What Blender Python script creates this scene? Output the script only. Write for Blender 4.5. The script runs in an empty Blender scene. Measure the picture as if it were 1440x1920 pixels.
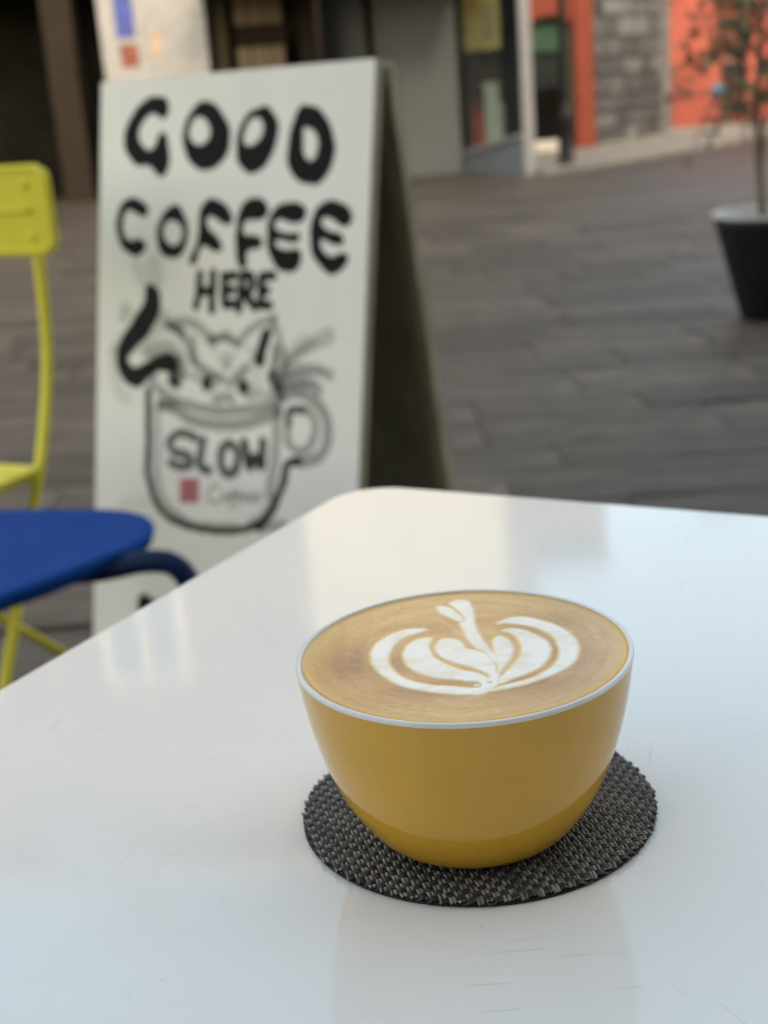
import bpy, bmesh, math, random
import numpy as np
from mathutils import Vector, Matrix

random.seed(7)
RNG = np.random.default_rng(7)
scene = bpy.context.scene
COL = scene.collection

# ---------------------------------------------------------------- camera
CAM_Z = 0.9405
PITCH, ROLL, FOCAL_PX = 0.3018, -0.0765, 2571.44
cam = bpy.data.cameras.new('camera')
cam_ob = bpy.data.objects.new('camera', cam)
COL.objects.link(cam_ob)
_cp, _sp, _c, _s = math.cos(PITCH), math.sin(PITCH), math.cos(ROLL), math.sin(ROLL)
_r = Vector((_c, _sp * _s, _cp * _s)); _u = Vector((-_s, _sp * _c, _cp * _c)); _f = Vector((0, _cp, -_sp))
cam_ob.matrix_world = Matrix(((_r.x, _u.x, -_f.x, 0), (_r.y, _u.y, -_f.y, 0), (_r.z, _u.z, -_f.z, CAM_Z), (0, 0, 0, 1)))
cam.sensor_fit = 'VERTICAL'
cam.sensor_height = 36.0
cam.lens = FOCAL_PX / 1920 * 36
cam.clip_start = 0.01
cam.clip_end = 2000
cam.dof.use_dof = True
cam.dof.focus_distance = 0.355
cam.dof.aperture_fstop = 15
cam.dof.aperture_blades = 0
scene.camera = cam_ob

# ---------------------------------------------------------------- sky, sun, exposure
SUN_AZ, SUN_EL = math.radians(160), math.radians(28)      # clockwise from +Y: high behind the camera, to its right
world = bpy.data.worlds.new('World')
scene.world = world
world.use_nodes = True
wn = world.node_tree
wn.nodes.clear()
sky = wn.nodes.new('ShaderNodeTexSky')
sky.sky_type = 'NISHITA'
sky.sun_disc = False
sky.sun_elevation = SUN_EL
sky.sun_rotation = SUN_AZ
sky.air_density = 1.0
sky.dust_density = 5.0
sky.ozone_density = 0.8
bg = wn.nodes.new('ShaderNodeBackground')
bg.inputs['Strength'].default_value = 0.15
wo = wn.nodes.new('ShaderNodeOutputWorld')
wn.links.new(sky.outputs[0], bg.inputs[0])
wn.links.new(bg.outputs[0], wo.inputs[0])

sun = bpy.data.lights.new('sun', 'SUN')
sun.energy = 2.3
sun.angle = math.radians(0.5)
sun.color = (1.0, 0.94, 0.84)
sun_ob = bpy.data.objects.new('sun', sun)
COL.objects.link(sun_ob)
_d = Vector((math.sin(SUN_AZ) * math.cos(SUN_EL), math.cos(SUN_AZ) * math.cos(SUN_EL), math.sin(SUN_EL)))
sun_ob.rotation_euler = _d.to_track_quat('Z', 'Y').to_euler()
sun_ob.location = _d * 60

vs = scene.view_settings
vs.view_transform = 'Standard'
vs.look = 'None'
vs.gamma = 1.0
vs.use_curve_mapping = False
vs.exposure = 2.35
try:
    vs.use_white_balance = True
    vs.white_balance_temperature = 9100
    vs.white_balance_tint = 5.5
except Exception:
    pass
scene.render.engine = 'CYCLES'
scene.cycles.use_denoising = True
scene.cycles.max_bounces = 8
scene.cycles.caustics_reflective = False
scene.cycles.caustics_refractive = False
scene.cycles.sample_clamp_indirect = 8

# ---------------------------------------------------------------- helpers
def gz(y):
    """height of the street, which falls gently away from the cafe"""
    return -0.016 * max(0.0, y - 6.0)

def tag(o, label=None, cat=None, group=None, kind=None):
    if label: o['label'] = label
    if cat: o['category'] = cat
    if group: o['group'] = group
    if kind: o['kind'] = kind
    return o

def empty(name, loc, rz=0.0):
    o = bpy.data.objects.new(name, None)
    o.empty_display_size = 0.1
    COL.objects.link(o)
    o.location = loc
    o.rotation_euler = (0, 0, rz)
    return o

def link(name, me, parent=None):
    o = bpy.data.objects.new(name, me)
    COL.objects.link(o)
    if parent is not None:
        o.parent = parent
    return o

class MB:
    """collects shapes and links them as one mesh object"""
    def __init__(s): s.v = []; s.f = []; s.sm = []
    def add(s, v, f, smooth=False):
        n = len(s.v); s.v += [tuple(p) for p in v]; s.f += [tuple(i + n for i in q) for q in f]; s.sm += [smooth] * len(f)
        return s
    def box(s, x0, x1, y0, y1, z0, z1):
        return s.add([(x0, y0, z0), (x1, y0, z0), (x1, y1, z0), (x0, y1, z0), (x0, y0, z1), (x1, y0, z1), (x1, y1, z1), (x0, y1, z1)],
                     [(0, 3, 2, 1), (4, 5, 6, 7), (0, 1, 5, 4), (1, 2, 6, 5), (2, 3, 7, 6), (3, 0, 4, 7)])
    def prism(s, pts, z0, z1, smooth=False):
        """pts: outline (x, y) counter-clockwise"""
        n = len(pts)
        v = [(x, y, z0) for x, y in pts] + [(x, y, z1) for x, y in pts]
        s.add(v, [tuple(range(n - 1, -1, -1)), tuple(range(n, 2 * n))])
        k = len(s.v) - 2 * n
        for i in range(n):
            j = (i + 1) % n
            s.f.append((k + i, k + j, k + n + j, k + n + i)); s.sm.append(smooth)
        return s
    def tube(s, pts, r, seg=12, cap=True):
        pts = [Vector(p) for p in pts]; n = len(pts)
        rr = r if hasattr(r, '__len__') else [r] * n
        v = []; prev = None
        for i, p in enumerate(pts):
            t = (pts[min(i + 1, n - 1)] - pts[max(i - 1, 0)]).normalized()
            a = prev if prev is not None else (Vector((0, 0, 1)) if abs(t.z) < .9 else Vector((1, 0, 0)))
            a = (a - t * a.dot(t)).normalized(); b = t.cross(a); prev = a
            for k in range(seg):
                q = 2 * math.pi * k / seg
                v.append(p + (a * math.cos(q) + b * math.sin(q)) * rr[i])
        f = [(i * seg + k, i * seg + (k + 1) % seg, (i + 1) * seg + (k + 1) % seg, (i + 1) * seg + k) for i in range(n - 1) for k in range(seg)]
        s.add(v, f, True)
        if cap:
            m = len(s.v) - len(v)
            s.f.append(tuple(m + k for k in range(seg - 1, -1, -1))); s.sm.append(False)
            s.f.append(tuple(m + (n - 1) * seg + k for k in range(seg))); s.sm.append(False)
        return s
    def lathe(s, prof, seg=64, cx=0, cy=0):
        v = [(cx + r * math.cos(2 * math.pi * k / seg), cy + r * math.sin(2 * math.pi * k / seg), z) for r, z in prof for k in range(seg)]
        f = [(i * seg + k, i * seg + (k + 1) % seg, (i + 1) * seg + (k + 1) % seg, (i + 1) * seg + k) for i in range(len(prof) - 1) for k in range(seg)]
        return s.add(v, f, True)
    def mesh(s, name, mat, bevel=0.0, bseg=2):
        me = bpy.data.meshes.new(name)
        me.from_pydata(s.v, [], s.f)
        me.polygons.foreach_set('use_smooth', s.sm)
        if bevel:
            bm = bmesh.new(); bm.from_mesh(me)
            bm.normal_update()
            ed = [e for e in bm.edges if len(e.link_faces) == 2 and e.calc_face_angle(0) > math.radians(40)]
            bmesh.ops.bevel(bm, geom=ed, offset=bevel, segments=bseg, affect='EDGES', profile=.5)
            bm.to_mesh(me); bm.free()
        me.materials.append(mat)
        return me
    def build(s, name, mat, parent=None, bevel=0.0, bseg=2):
        return link(name, s.mesh(name, mat, bevel, bseg), parent)

def catmull(pts, n=6, closed=False):
    P = np.asarray(pts, float); m = len(P); out = []
    rng = range(m) if closed else range(m - 1)
    for i in rng:
        if closed: p0, p1, p2, p3 = P[(i - 1) % m], P[i], P[(i + 1) % m], P[(i + 2) % m]
        else: p0, p1, p2, p3 = P[max(i - 1, 0)], P[i], P[i + 1], P[min(i + 2, m - 1)]
        for k in range(n):
            t = k / n
            out.append(.5 * ((2 * p1) + (-p0 + p2) * t + (2 * p0 - 5 * p1 + 4 * p2 - p3) * t * t + (-p0 + 3 * p1 - 3 * p2 + p3) * t ** 3))
    if not closed: out.append(P[-1])
    return np.array(out)

# ---- materials
def mat_new(name):
    m = bpy.data.materials.new(name); m.use_nodes = True
    nt = m.node_tree
    return m, nt, nt.nodes['Principled BSDF']

def nz(nt, scale, detail=4, rough=.55, vec=None, dist=0.0):
    n = nt.nodes.new('ShaderNodeTexNoise'); n.inputs['Scale'].default_value = scale
    n.inputs['Detail'].default_value = detail; n.inputs['Roughness'].default_value = rough; n.inputs['Distortion'].default_value = dist
    if vec is not None: nt.links.new(vec, n.inputs['Vector'])
    return n.outputs['Fac']

def obco(nt, scale=(1, 1, 1), rot=(0, 0, 0), kind='Object'):
    tc = nt.nodes.new('ShaderNodeTexCoord'); mp = nt.nodes.new('ShaderNodeMapping')
    mp.inputs['Scale'].default_value = scale; mp.inputs['Rotation'].default_value = rot
    if any(rot):                       # turn first, stretch afterwards
        mr = nt.nodes.new('ShaderNodeMapping'); mr.inputs['Rotation'].default_value = rot
        mp.inputs['Rotation'].default_value = (0, 0, 0)
        nt.links.new(tc.outputs[kind], mr.inputs['Vector']); nt.links.new(mr.outputs[0], mp.inputs['Vector'])
    else:
        nt.links.new(tc.outputs[kind], mp.inputs['Vector'])
    return mp.outputs[0]

def ramp(nt, fac, stops):
    r = nt.nodes.new('ShaderNodeValToRGB'); e = r.color_ramp.elements
    while len(e) < len(stops): e.new(.5)
    for el, (p, c) in zip(e, stops):
        el.position = p; el.color = c if len(c) == 4 else (*c, 1)
    nt.links.new(fac, r.inputs[0])
    return r.outputs[0]

def mixc(nt, fac, a, b, mode='MIX'):
    m = nt.nodes.new('ShaderNodeMix'); m.data_type = 'RGBA'; m.blend_type = mode
    for sock, val in ((m.inputs[0], fac), (m.inputs[6], a), (m.inputs[7], b)):
        if hasattr(val, 'is_linked'): nt.links.new(val, sock)
        elif isinstance(val, (int, float)): sock.default_value = val
        else: sock.default_value = (*val, 1) if len(val) == 3 else val
    return m.outputs[2]

def mth(nt, op, a, b=0.0, clamp=False):
    m = nt.nodes.new('ShaderNodeMath'); m.operation = op; m.use_clamp = clamp
    for sock, val in ((m.inputs[0], a), (m.inputs[1], b)):
        if hasattr(val, 'is_linked'): nt.links.new(val, sock)
        else: sock.default_value = val
    return m.outputs[0]

def bump(nt, p, h, strength=.3, dist=.01):
    b = nt.nodes.new('ShaderNodeBump'); b.inputs['Strength'].default_value = strength; b.inputs['Distance'].default_value = dist
    nt.links.new(h, b.inputs['Height']); nt.links.new(b.outputs[0], p.inputs['Normal'])

def plain(name, col, rough=.5, var=.15, scale=8, metal=0.0, bmp=0.0, spec=.3, rnd=0.0, stretch=(1, 1, 1)):
    m, nt, p = mat_new(name)
    vec = obco(nt, stretch)
    n = nz(nt, scale, 5, .6, vec)
    lo = tuple(c * (1 - var) for c in col); hi = tuple(min(1, c * (1 + var)) for c in col)
    c = ramp(nt, n, [(.3, lo), (.7, hi)])
    if rnd:
        oi = nt.nodes.new('ShaderNodeObjectInfo')
        k = mth(nt, 'ADD', mth(nt, 'MULTIPLY', oi.outputs['Random'], 2 * rnd), 1 - rnd)
        hs = nt.nodes.new('ShaderNodeHueSaturation'); nt.links.new(k, hs.inputs['Value']); nt.links.new(c, hs.inputs['Color'])
        c = hs.outputs[0]
    nt.links.new(c, p.inputs['Base Color'])
    p.inputs['Roughness'].default_value = rough; p.inputs['Metallic'].default_value = metal
    p.inputs['Specular IOR Level'].default_value = spec
    if bmp: bump(nt, p, n, bmp, .01)
    return m

def smooth_in(x, a, b):
    t = np.clip((x - a) / (b - a), 0, 1); return t * t * (3 - 2 * t)

def seg_dist(G, a, b):
    ab = b - a; L = max(ab @ ab, 1e-12)
    t = np.clip(((G - a) @ ab) / L, 0, 1)
    return np.hypot(*(G - (a + t[:, None] * ab)).T), t

def poly_sd(G, P):
    """signed distance, negative inside"""
    d = np.full(len(G), 1e9); ins = np.zeros(len(G), bool); n = len(P)
    for i in range(n):
        a, b = P[i], P[(i + 1) % n]
        d = np.minimum(d, seg_dist(G, a, b)[0])
        if a[1] != b[1]:
            c = ((a[1] > G[:, 1]) != (b[1] > G[:, 1])) & (G[:, 0] < (b[0] - a[0]) * (G[:, 1] - a[1]) / (b[1] - a[1]) + a[0])
            ins ^= c
    return np.where(ins, -d, d)

def box_sub(G, pts, pad):
    lo, hi = pts.min(0) - pad, pts.max(0) + pad
    return np.where((G[:, 0] > lo[0]) & (G[:, 0] < hi[0]) & (G[:, 1] > lo[1]) & (G[:, 1] < hi[1]))[0]

def stroke_cov(G, pts, wid, soft):
    P = catmull(pts, 6); W = np.interp(np.linspace(0, 1, len(P)), np.linspace(0, 1, len(wid)), wid)
    cov = np.zeros(len(G)); idx = box_sub(G, P, max(W) + soft)
    if len(idx) == 0: return cov
    g = G[idx]; best = np.full(len(idx), 1e9)
    for i in range(len(P) - 1):
        d, t = seg_dist(g, P[i], P[i + 1]); best = np.minimum(best, d - .5 * (W[i] * (1 - t) + W[i + 1] * t))
    cov[idx] = 1 - smooth_in(best, -soft, soft)
    return cov

def grid_mesh(name, pos, nu, nv):
    """pos: (nu*nv, 3), index u + v*nu"""
    me = bpy.data.meshes.new(name)
    i = np.arange(nu * nv).reshape(nv, nu)
    q = np.stack([i[:-1, :-1], i[:-1, 1:], i[1:, 1:], i[1:, :-1]], -1).reshape(-1, 4)
    me.vertices.add(len(pos)); me.vertices.foreach_set('co', np.asarray(pos, np.float32).ravel())
    me.loops.add(q.size); me.loops.foreach_set('vertex_index', q.astype(np.int32).ravel())
    me.polygons.add(len(q)); me.polygons.foreach_set('loop_start', np.arange(0, q.size, 4, dtype=np.int32))
    me.update(calc_edges=True); me.validate()
    me.polygons.foreach_set('use_smooth', np.ones(len(q), bool))
    return me

def color_attr(me, name, arr):
    a = me.color_attributes.new(name, 'FLOAT_COLOR', 'POINT')
    d = np.ones((len(me.vertices), 4), np.float32); d[:, :arr.shape[1]] = arr
    a.data.foreach_set('color', d.ravel())

def attr_rgb(nt, name):
    a = nt.nodes.new('ShaderNodeAttribute'); a.attribute_name = name
    s = nt.nodes.new('ShaderNodeSeparateColor'); nt.links.new(a.outputs['Color'], s.inputs[0])
    return s.outputs
SIGN_POLYS = [[[1366, 324, 1464, 373, 1494, 488, 1470, 574, 1400, 609, 1310, 566, 1184, 529, 1059, 554, 971, 626, 874, 749, 850, 889, 908, 1020, 1020, 1120, 1129, 1136, 1218, 1101, 1287, 1008, 1338, 909, 1399, 867, 1462, 927, 1510, 1067, 1533, 1220, 1527, 1346, 1478, 1472, 1390, 1520, 1299, 1467, 1171, 1361, 1062, 1332, 898, 1328, 750, 1259, 617, 1112, 566, 929, 591, 801, 680, 651, 786, 515, 911, 407, 1054, 338, 1196, 311]],
[[2294, 436, 2430, 474, 2602, 605, 2723, 745, 2794, 895, 2799, 1041, 2755, 1186, 2660, 1318, 2495, 1412, 2328, 1444, 2156, 1402, 1997, 1285, 1906, 1132, 1867, 980, 1879, 806, 1944, 672, 2060, 541, 2176, 461], [2165, 621, 2284, 651, 2388, 730, 2434, 843, 2413, 965, 2332, 1060, 2197, 1105, 2059, 1063, 1970, 972, 1949, 846, 1996, 712, 2063, 640]],
[[3485, 578, 3598, 631, 3696, 731, 3741, 852, 3732, 1030, 3668, 1194, 3564, 1359, 3425, 1475, 3265, 1513, 3117, 1454, 3015, 1342, 2977, 1194, 2986, 1012, 3045, 833, 3138, 704, 3295, 616], [3330, 678, 3427, 706, 3494, 793, 3498, 913, 3439, 1030, 3331, 1122, 3219, 1154, 3104, 1114, 3060, 1015, 3103, 872, 3187, 743]],
[[4263, 601, 4431, 638, 4585, 727, 4712, 895, 4796, 1095, 4812, 1281, 4768, 1465, 4670, 1603, 4509, 1704, 4341, 1689, 4170, 1626, 4041, 1516, 3988, 1360, 3988, 1170, 4032, 947, 4087, 773, 4158, 648], [4320, 872, 4443, 918, 4523, 1015, 4566, 1133, 4535, 1272, 4464, 1386, 4375, 1413, 4281, 1357, 4228, 1214, 4215, 1072, 4217, 955, 4245, 886]],
[[777, 1889, 938, 1934, 1059, 1999, 1101, 2070, 1043, 2133, 923, 2118, 801, 2060, 679, 2023, 589, 2072, 541, 2193, 524, 2336, 547, 2451, 620, 2537, 753, 2566, 894, 2544, 1015, 2580, 1046, 2651, 979, 2736, 839, 2766, 676, 2724, 551, 2624, 466, 2480, 421, 2321, 438, 2149, 496, 2021, 616, 1915]],
[[1704, 2008, 1821, 2078, 1921, 2231, 1973, 2398, 1950, 2564, 1878, 2703, 1765, 2781, 1630, 2796, 1473, 2748, 1372, 2621, 1338, 2452, 1382, 2270, 1475, 2130, 1589, 2048], [1652, 2202, 1787, 2231, 1887, 2356, 1899, 2467, 1836, 2592, 1684, 2655, 1547, 2607, 1447, 2495, 1433, 2368, 1517, 2243]],
[[2491, 1929, 2639, 1959, 2789, 2062, 2884, 2184, 2869, 2265, 2760, 2265, 2611, 2196, 2443, 2140, 2362, 2194, 2374, 2303, 2452, 2413, 2585, 2509, 2680, 2604, 2682, 2672, 2573, 2686, 2422, 2618, 2291, 2605, 2237, 2674, 2185, 2813, 2131, 2896, 2064, 2869, 2108, 2758, 2197, 2605, 2247, 2412, 2242, 2234, 2265, 2083, 2363, 1962]],
[[3363, 1927, 3511, 1964, 3587, 2054, 3573, 2151, 3484, 2205, 3319, 2204, 3172, 2230, 3111, 2328, 3123, 2426, 3201, 2496, 3367, 2489, 3479, 2538, 3482, 2614, 3354, 2649, 3235, 2678, 3192, 2762, 3205, 2874, 3162, 2945, 3085, 2904, 3033, 2763, 3015, 2538, 3025, 2299, 3057, 2146, 3145, 2007, 3253, 1939]],
[[4051, 2006, 4210, 2028, 4317, 2077, 4312, 2171, 4237, 2252, 4097, 2258, 3917, 2209, 3792, 2221, 3732, 2290, 3763, 2386, 3855, 2441, 4034, 2462, 4176, 2455, 4230, 2496, 4179, 2537, 4038, 2537, 3858, 2510, 3751, 2537, 3773, 2620, 3865, 2689, 4010, 2715, 4168, 2687, 4259, 2755, 4255, 2864, 4162, 2961, 4021, 2990, 3858, 2937, 3726, 2800, 3645, 2607, 3637, 2399, 3667, 2234, 3751, 2098, 3892, 2024]],
[[4828, 1990, 4982, 2025, 5119, 2100, 5174, 2206, 5129, 2298, 5012, 2304, 4890, 2230, 4752, 2175, 4650, 2188, 4619, 2268, 4675, 2362, 4815, 2443, 4952, 2457, 5038, 2510, 5025, 2577, 4907, 2583, 4768, 2523, 4664, 2496, 4606, 2550, 4637, 2658, 4745, 2765, 4883, 2798, 5016, 2750, 5118, 2763, 5121, 2842, 5026, 2950, 4893, 3006, 4754, 2967, 4593, 2834, 4490, 2659, 4465, 2469, 4482, 2267, 4560, 2093, 4676, 2014]]]
SIGN_STROKES = [([2265, 3063, 2258, 3329, 2203, 3574], [99, 99], 0.98, 6),
([2544, 3036, 2539, 3323, 2533, 3623], [99, 99], 0.98, 6),
([2259, 3341, 2539, 3323], [99, 99], 0.98, 6),
([2777, 3090, 2777, 3318, 2808, 3535], [99, 99], 0.98, 6),
([2777, 3090, 2988, 3076], [99, 99], 0.98, 6),
([2784, 3307, 2951, 3292], [99, 99], 0.98, 6),
([2808, 3535, 2974, 3508], [99, 99], 0.98, 6),
([3153, 3062, 3118, 3334, 3098, 3595], [99, 99], 0.98, 6),
([3154, 3073, 3288, 3071, 3351, 3182, 3282, 3308, 3133, 3333], [99, 99], 0.98, 6),
([3193, 3332, 3302, 3443, 3425, 3552], [99, 99], 0.98, 6),
([3539, 3079, 3518, 3303, 3541, 3515], [99, 99], 0.98, 6),
([3539, 3079, 3757, 3070], [99, 99], 0.98, 6),
([3532, 3291, 3635, 3295], [99, 99], 0.98, 6),
([3541, 3515, 3702, 3511], [99, 99], 0.98, 6),
([1199, 5010, 1191, 5359, 1215, 5859, 1198, 6264, 1292, 6558, 1455, 6844, 1767, 7036, 2205, 7110, 2696, 7113, 3173, 7056, 3573, 6923, 3781, 6756], [80, 80], 0.85, 16),
([1216, 5009, 1294, 5352, 1308, 5851, 1318, 6252, 1395, 6547, 1557, 6808, 1833, 6978, 2236, 7044, 2693, 7027, 3138, 6975], [68, 68], 0.35, 16),
([1427, 5218, 1454, 5839, 1458, 6340, 1558, 6631, 1762, 6861, 2068, 6989], [62, 62], 0.4, 16),
([1436, 4945, 1743, 5074, 2242, 5162, 2758, 5199, 3258, 5140, 3653, 5066, 4007, 4902], [105, 105], 0.5, 16),
([1477, 5190, 1781, 5219, 2084, 5357, 2509, 5415, 3018, 5400, 3419, 5318, 3750, 5204, 3926, 5117], [129, 129], 0.5, 16),
([1477, 5165, 1746, 5172], [105, 105], 0.4, 16),
([3925, 5094, 3919, 5514, 3897, 5868, 3861, 6106, 3813, 6395], [129, 129], 0.42, 16),
([4371, 5843, 4153, 5910, 4103, 6130, 3995, 6423, 3826, 6727, 3621, 6954], [92, 92], 0.85, 16),
([3922, 6479, 3720, 6763, 3450, 6938], [123, 123], 0.35, 16),
([4007, 4902, 4239, 4807, 4533, 4868, 4799, 5055, 4902, 5320, 4854, 5621, 4660, 5794, 4343, 5862], [123, 123], 0.5, 16),
([4440, 5062, 4177, 5087, 4147, 5286, 4146, 5542, 4291, 5681, 4523, 5638, 4651, 5454, 4652, 5225, 4528, 5086], [86, 86], 0.5, 16),
([4440, 5062, 4177, 5087, 4147, 5286], [92, 92], 0.6, 16),
([3605, 6939, 4089, 6874], [123, 123], 0.45, 54),
([651, 6907, 1178, 6824], [123, 123], 0.12, 65),
([2264, 5669, 2104, 5616, 1908, 5619, 1732, 5713, 1690, 5823, 1792, 5920, 1990, 5949, 2151, 5981, 2163, 6086, 1978, 6156, 1725, 6113], [102, 102], 0.75, 16),
([2422, 5682, 2377, 5909, 2375, 6119, 2559, 6154], [102, 102], 0.8, 16),
([2972, 5689, 3109, 5754, 3162, 5904, 3121, 6088, 2989, 6178, 2851, 6114, 2797, 5937, 2839, 5777, 2972, 5689], [102, 102], 0.78, 16),
([3273, 5651, 3329, 5825, 3395, 6024, 3496, 5861, 3633, 5995, 3650, 5797, 3650, 5606], [102, 102], 0.85, 16),
([2757, 6383, 2621, 6437, 2556, 6562, 2611, 6661, 2783, 6642], [43, 43], 0.42, 16),
([2849, 6557, 2915, 6498, 2969, 6557, 2902, 6616, 2849, 6557], [43, 43], 0.42, 16),
([3083, 6428, 3054, 6561, 3042, 6693], [43, 43], 0.42, 16),
([3002, 6528, 3119, 6502], [43, 43], 0.42, 16),
([3201, 6416, 3172, 6548, 3160, 6679], [43, 43], 0.42, 16),
([3120, 6515, 3254, 6488], [43, 43], 0.42, 16),
([3272, 6538, 3371, 6488, 3336, 6453, 3289, 6549, 3390, 6564], [43, 43], 0.42, 16),
([3422, 6522, 3520, 6473, 3485, 6425, 3439, 6520, 3539, 6548], [43, 43], 0.42, 16),
([3649, 6408, 3601, 6451, 3653, 6497, 3572, 6544], [43, 43], 0.42, 16),
([1711, 4457, 1837, 4599, 1741, 4769], [169, 169], 0.6, 32),
([1740, 4754, 1823, 4809], [131, 131], 0.8, 22),
([1613, 3882, 1838, 3962, 2045, 4160, 2173, 4434], [113, 113], 0.45, 32),
([1736, 3922, 1920, 4018], [94, 94], 0.5, 32),
([1654, 3895, 1934, 3812, 2234, 3875, 2495, 4040, 2595, 4123], [113, 113], 0.42, 22),
([1325, 3832, 1570, 3794, 1206, 4046, 1003, 4280], [169, 169], 0.2, 86),
([1172, 4333, 1460, 4245, 1706, 4264, 1872, 4405], [150, 150], 0.35, 43),
([1216, 4406, 1545, 4346], [94, 94], 0.2, 43),
([885, 2947, 1016, 3154], [169, 169], 0.16, 65),
([1259, 2928, 1327, 3149], [206, 206], 0.2, 65),
([627, 3643, 609, 3795], [131, 131], 0.3, 65),
([755, 3670, 822, 3789], [75, 75], 0.2, 43),
([407, 4353, 414, 4691, 575, 5082, 726, 5103], [150, 150], 0.16, 65),
([1446, 3739, 1532, 3885], [113, 113], 0.15, 65),
([487, 4074, 364, 4385], [94, 94], 0.14, 65),
([1330, 4792, 1169, 4999], [94, 94], 0.5, 32),
([2492, 4094, 2645, 4068, 2822, 4023, 3076, 4107, 3221, 3989, 3436, 3831, 3794, 3707], [89, 89], 0.45, 22),
([2569, 4091, 2822, 4042, 3126, 4124], [84, 84], 0.35, 32),
([2769, 3968, 2896, 3982], [99, 99], 0.15, 54),
([3795, 3716, 3915, 4017, 4031, 4252], [84, 84], 0.42, 22),
([3660, 3953, 3583, 4161, 3542, 4350], [119, 144], 0.95, 16),
([3776, 3837, 3661, 3990], [64, 64], 0.5, 22),
([3860, 4148, 3833, 4372, 3806, 4597, 3921, 4759], [84, 84], 0.62, 22),
([3806, 4597, 3909, 4759], [149, 149], 0.6, 32),
([3430, 4318, 3559, 4480], [50, 50], 0.2, 32),
([2155, 4088, 2192, 4435], [99, 99], 0.35, 32),
([2476, 4750, 2477, 4798], [124, 124], 0.99, 11),
([3225, 4767, 3227, 4810], [124, 124], 0.99, 11),
([2300, 4527, 2562, 4629, 2794, 4693], [104, 104], 0.5, 32),
([3264, 4495, 3095, 4637, 2973, 4740], [114, 114], 0.48, 32),
([2434, 4675, 2616, 4703], [149, 149], 0.2, 65),
([3198, 4707, 3327, 4851], [173, 173], 0.2, 65),
([2859, 4364, 2862, 4440], [149, 149], 0.28, 43),
([2664, 4999, 2742, 5013], [124, 124], 0.4, 32),
([2956, 4951, 2983, 4997], [114, 114], 0.4, 32),
([3900, 4536, 4175, 4300, 4425, 4124, 4831, 3943], [74, 173], 0.3, 32),
([4058, 4324, 4398, 4033], [173, 173], 0.18, 65),
([3949, 4552, 4299, 4441, 4648, 4441, 4902, 4509], [109, 109], 0.42, 32),
([3954, 4682, 4306, 4606, 4564, 4646, 4684, 4749], [124, 124], 0.45, 32),
([3934, 4776, 4194, 4742, 4451, 4708], [99, 99], 0.3, 43),
([3355, 4926, 3720, 4865, 3982, 4773], [99, 99], 0.3, 54),
([2200, 4688, 2360, 4776, 2416, 4908], [45, 45], 0.4, 13),
([2375, 4833, 2569, 4850, 2670, 4777], [35, 35], 0.5, 13),
([3128, 4845, 3327, 4842, 3397, 4734], [35, 35], 0.5, 13),
([2397, 4715, 2589, 4666], [40, 40], 0.55, 13),
([3124, 4731, 3322, 4719], [40, 40], 0.5, 13),
([2839, 4882, 2855, 4958, 2756, 5041], [35, 35], 0.45, 13),
([2855, 4958, 2958, 5018], [35, 35], 0.4, 13),
([2109, 4284, 2297, 4450], [50, 50], 0.3, 13),
([3302, 4173, 3405, 4300, 3362, 4471], [45, 45], 0.3, 13),
([2573, 4205, 2706, 4352, 2889, 4496], [35, 35], 0.22, 13),
([3080, 4221, 2985, 4377, 2915, 4514], [35, 35], 0.22, 13),
([3968, 4440, 4289, 4203, 4630, 4042], [30, 30], 0.5, 13),
([3974, 4588, 4418, 4490, 4809, 4468], [30, 30], 0.5, 13),
([4003, 4716, 4379, 4657, 4637, 4715], [30, 30], 0.5, 13),
([3439, 4543, 3543, 4706, 3500, 4841], [54, 54], 0.25, 13),
([1908, 4626, 2095, 4694, 2224, 4628], [64, 64], 0.3, 13),
([1847, 4394, 2011, 4542, 1964, 4740], [64, 64], 0.35, 13),
([3938, 4293, 4063, 4435, 4022, 4604], [99, 99], 0.25, 13),
([1214, 8551, 1461, 8623, 1919, 8588], [238, 238], 0.9, 32),
([1166, 3300, 1242, 3447, 1226, 3626, 1035, 3902, 767, 4154, 601, 4374, 601, 4558, 738, 4719, 931, 4762, 1139, 4652, 1385, 4526, 1610, 4484, 1734, 4545], [94, 234, 253, 281, 234, 197, 178, 206, 225, 178, 169, 206, 169], 0.97, 13)]
SIGN_STAMP = [1930, 6347, 2355, 6305, 2368, 6701, 1942, 6747]
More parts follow.
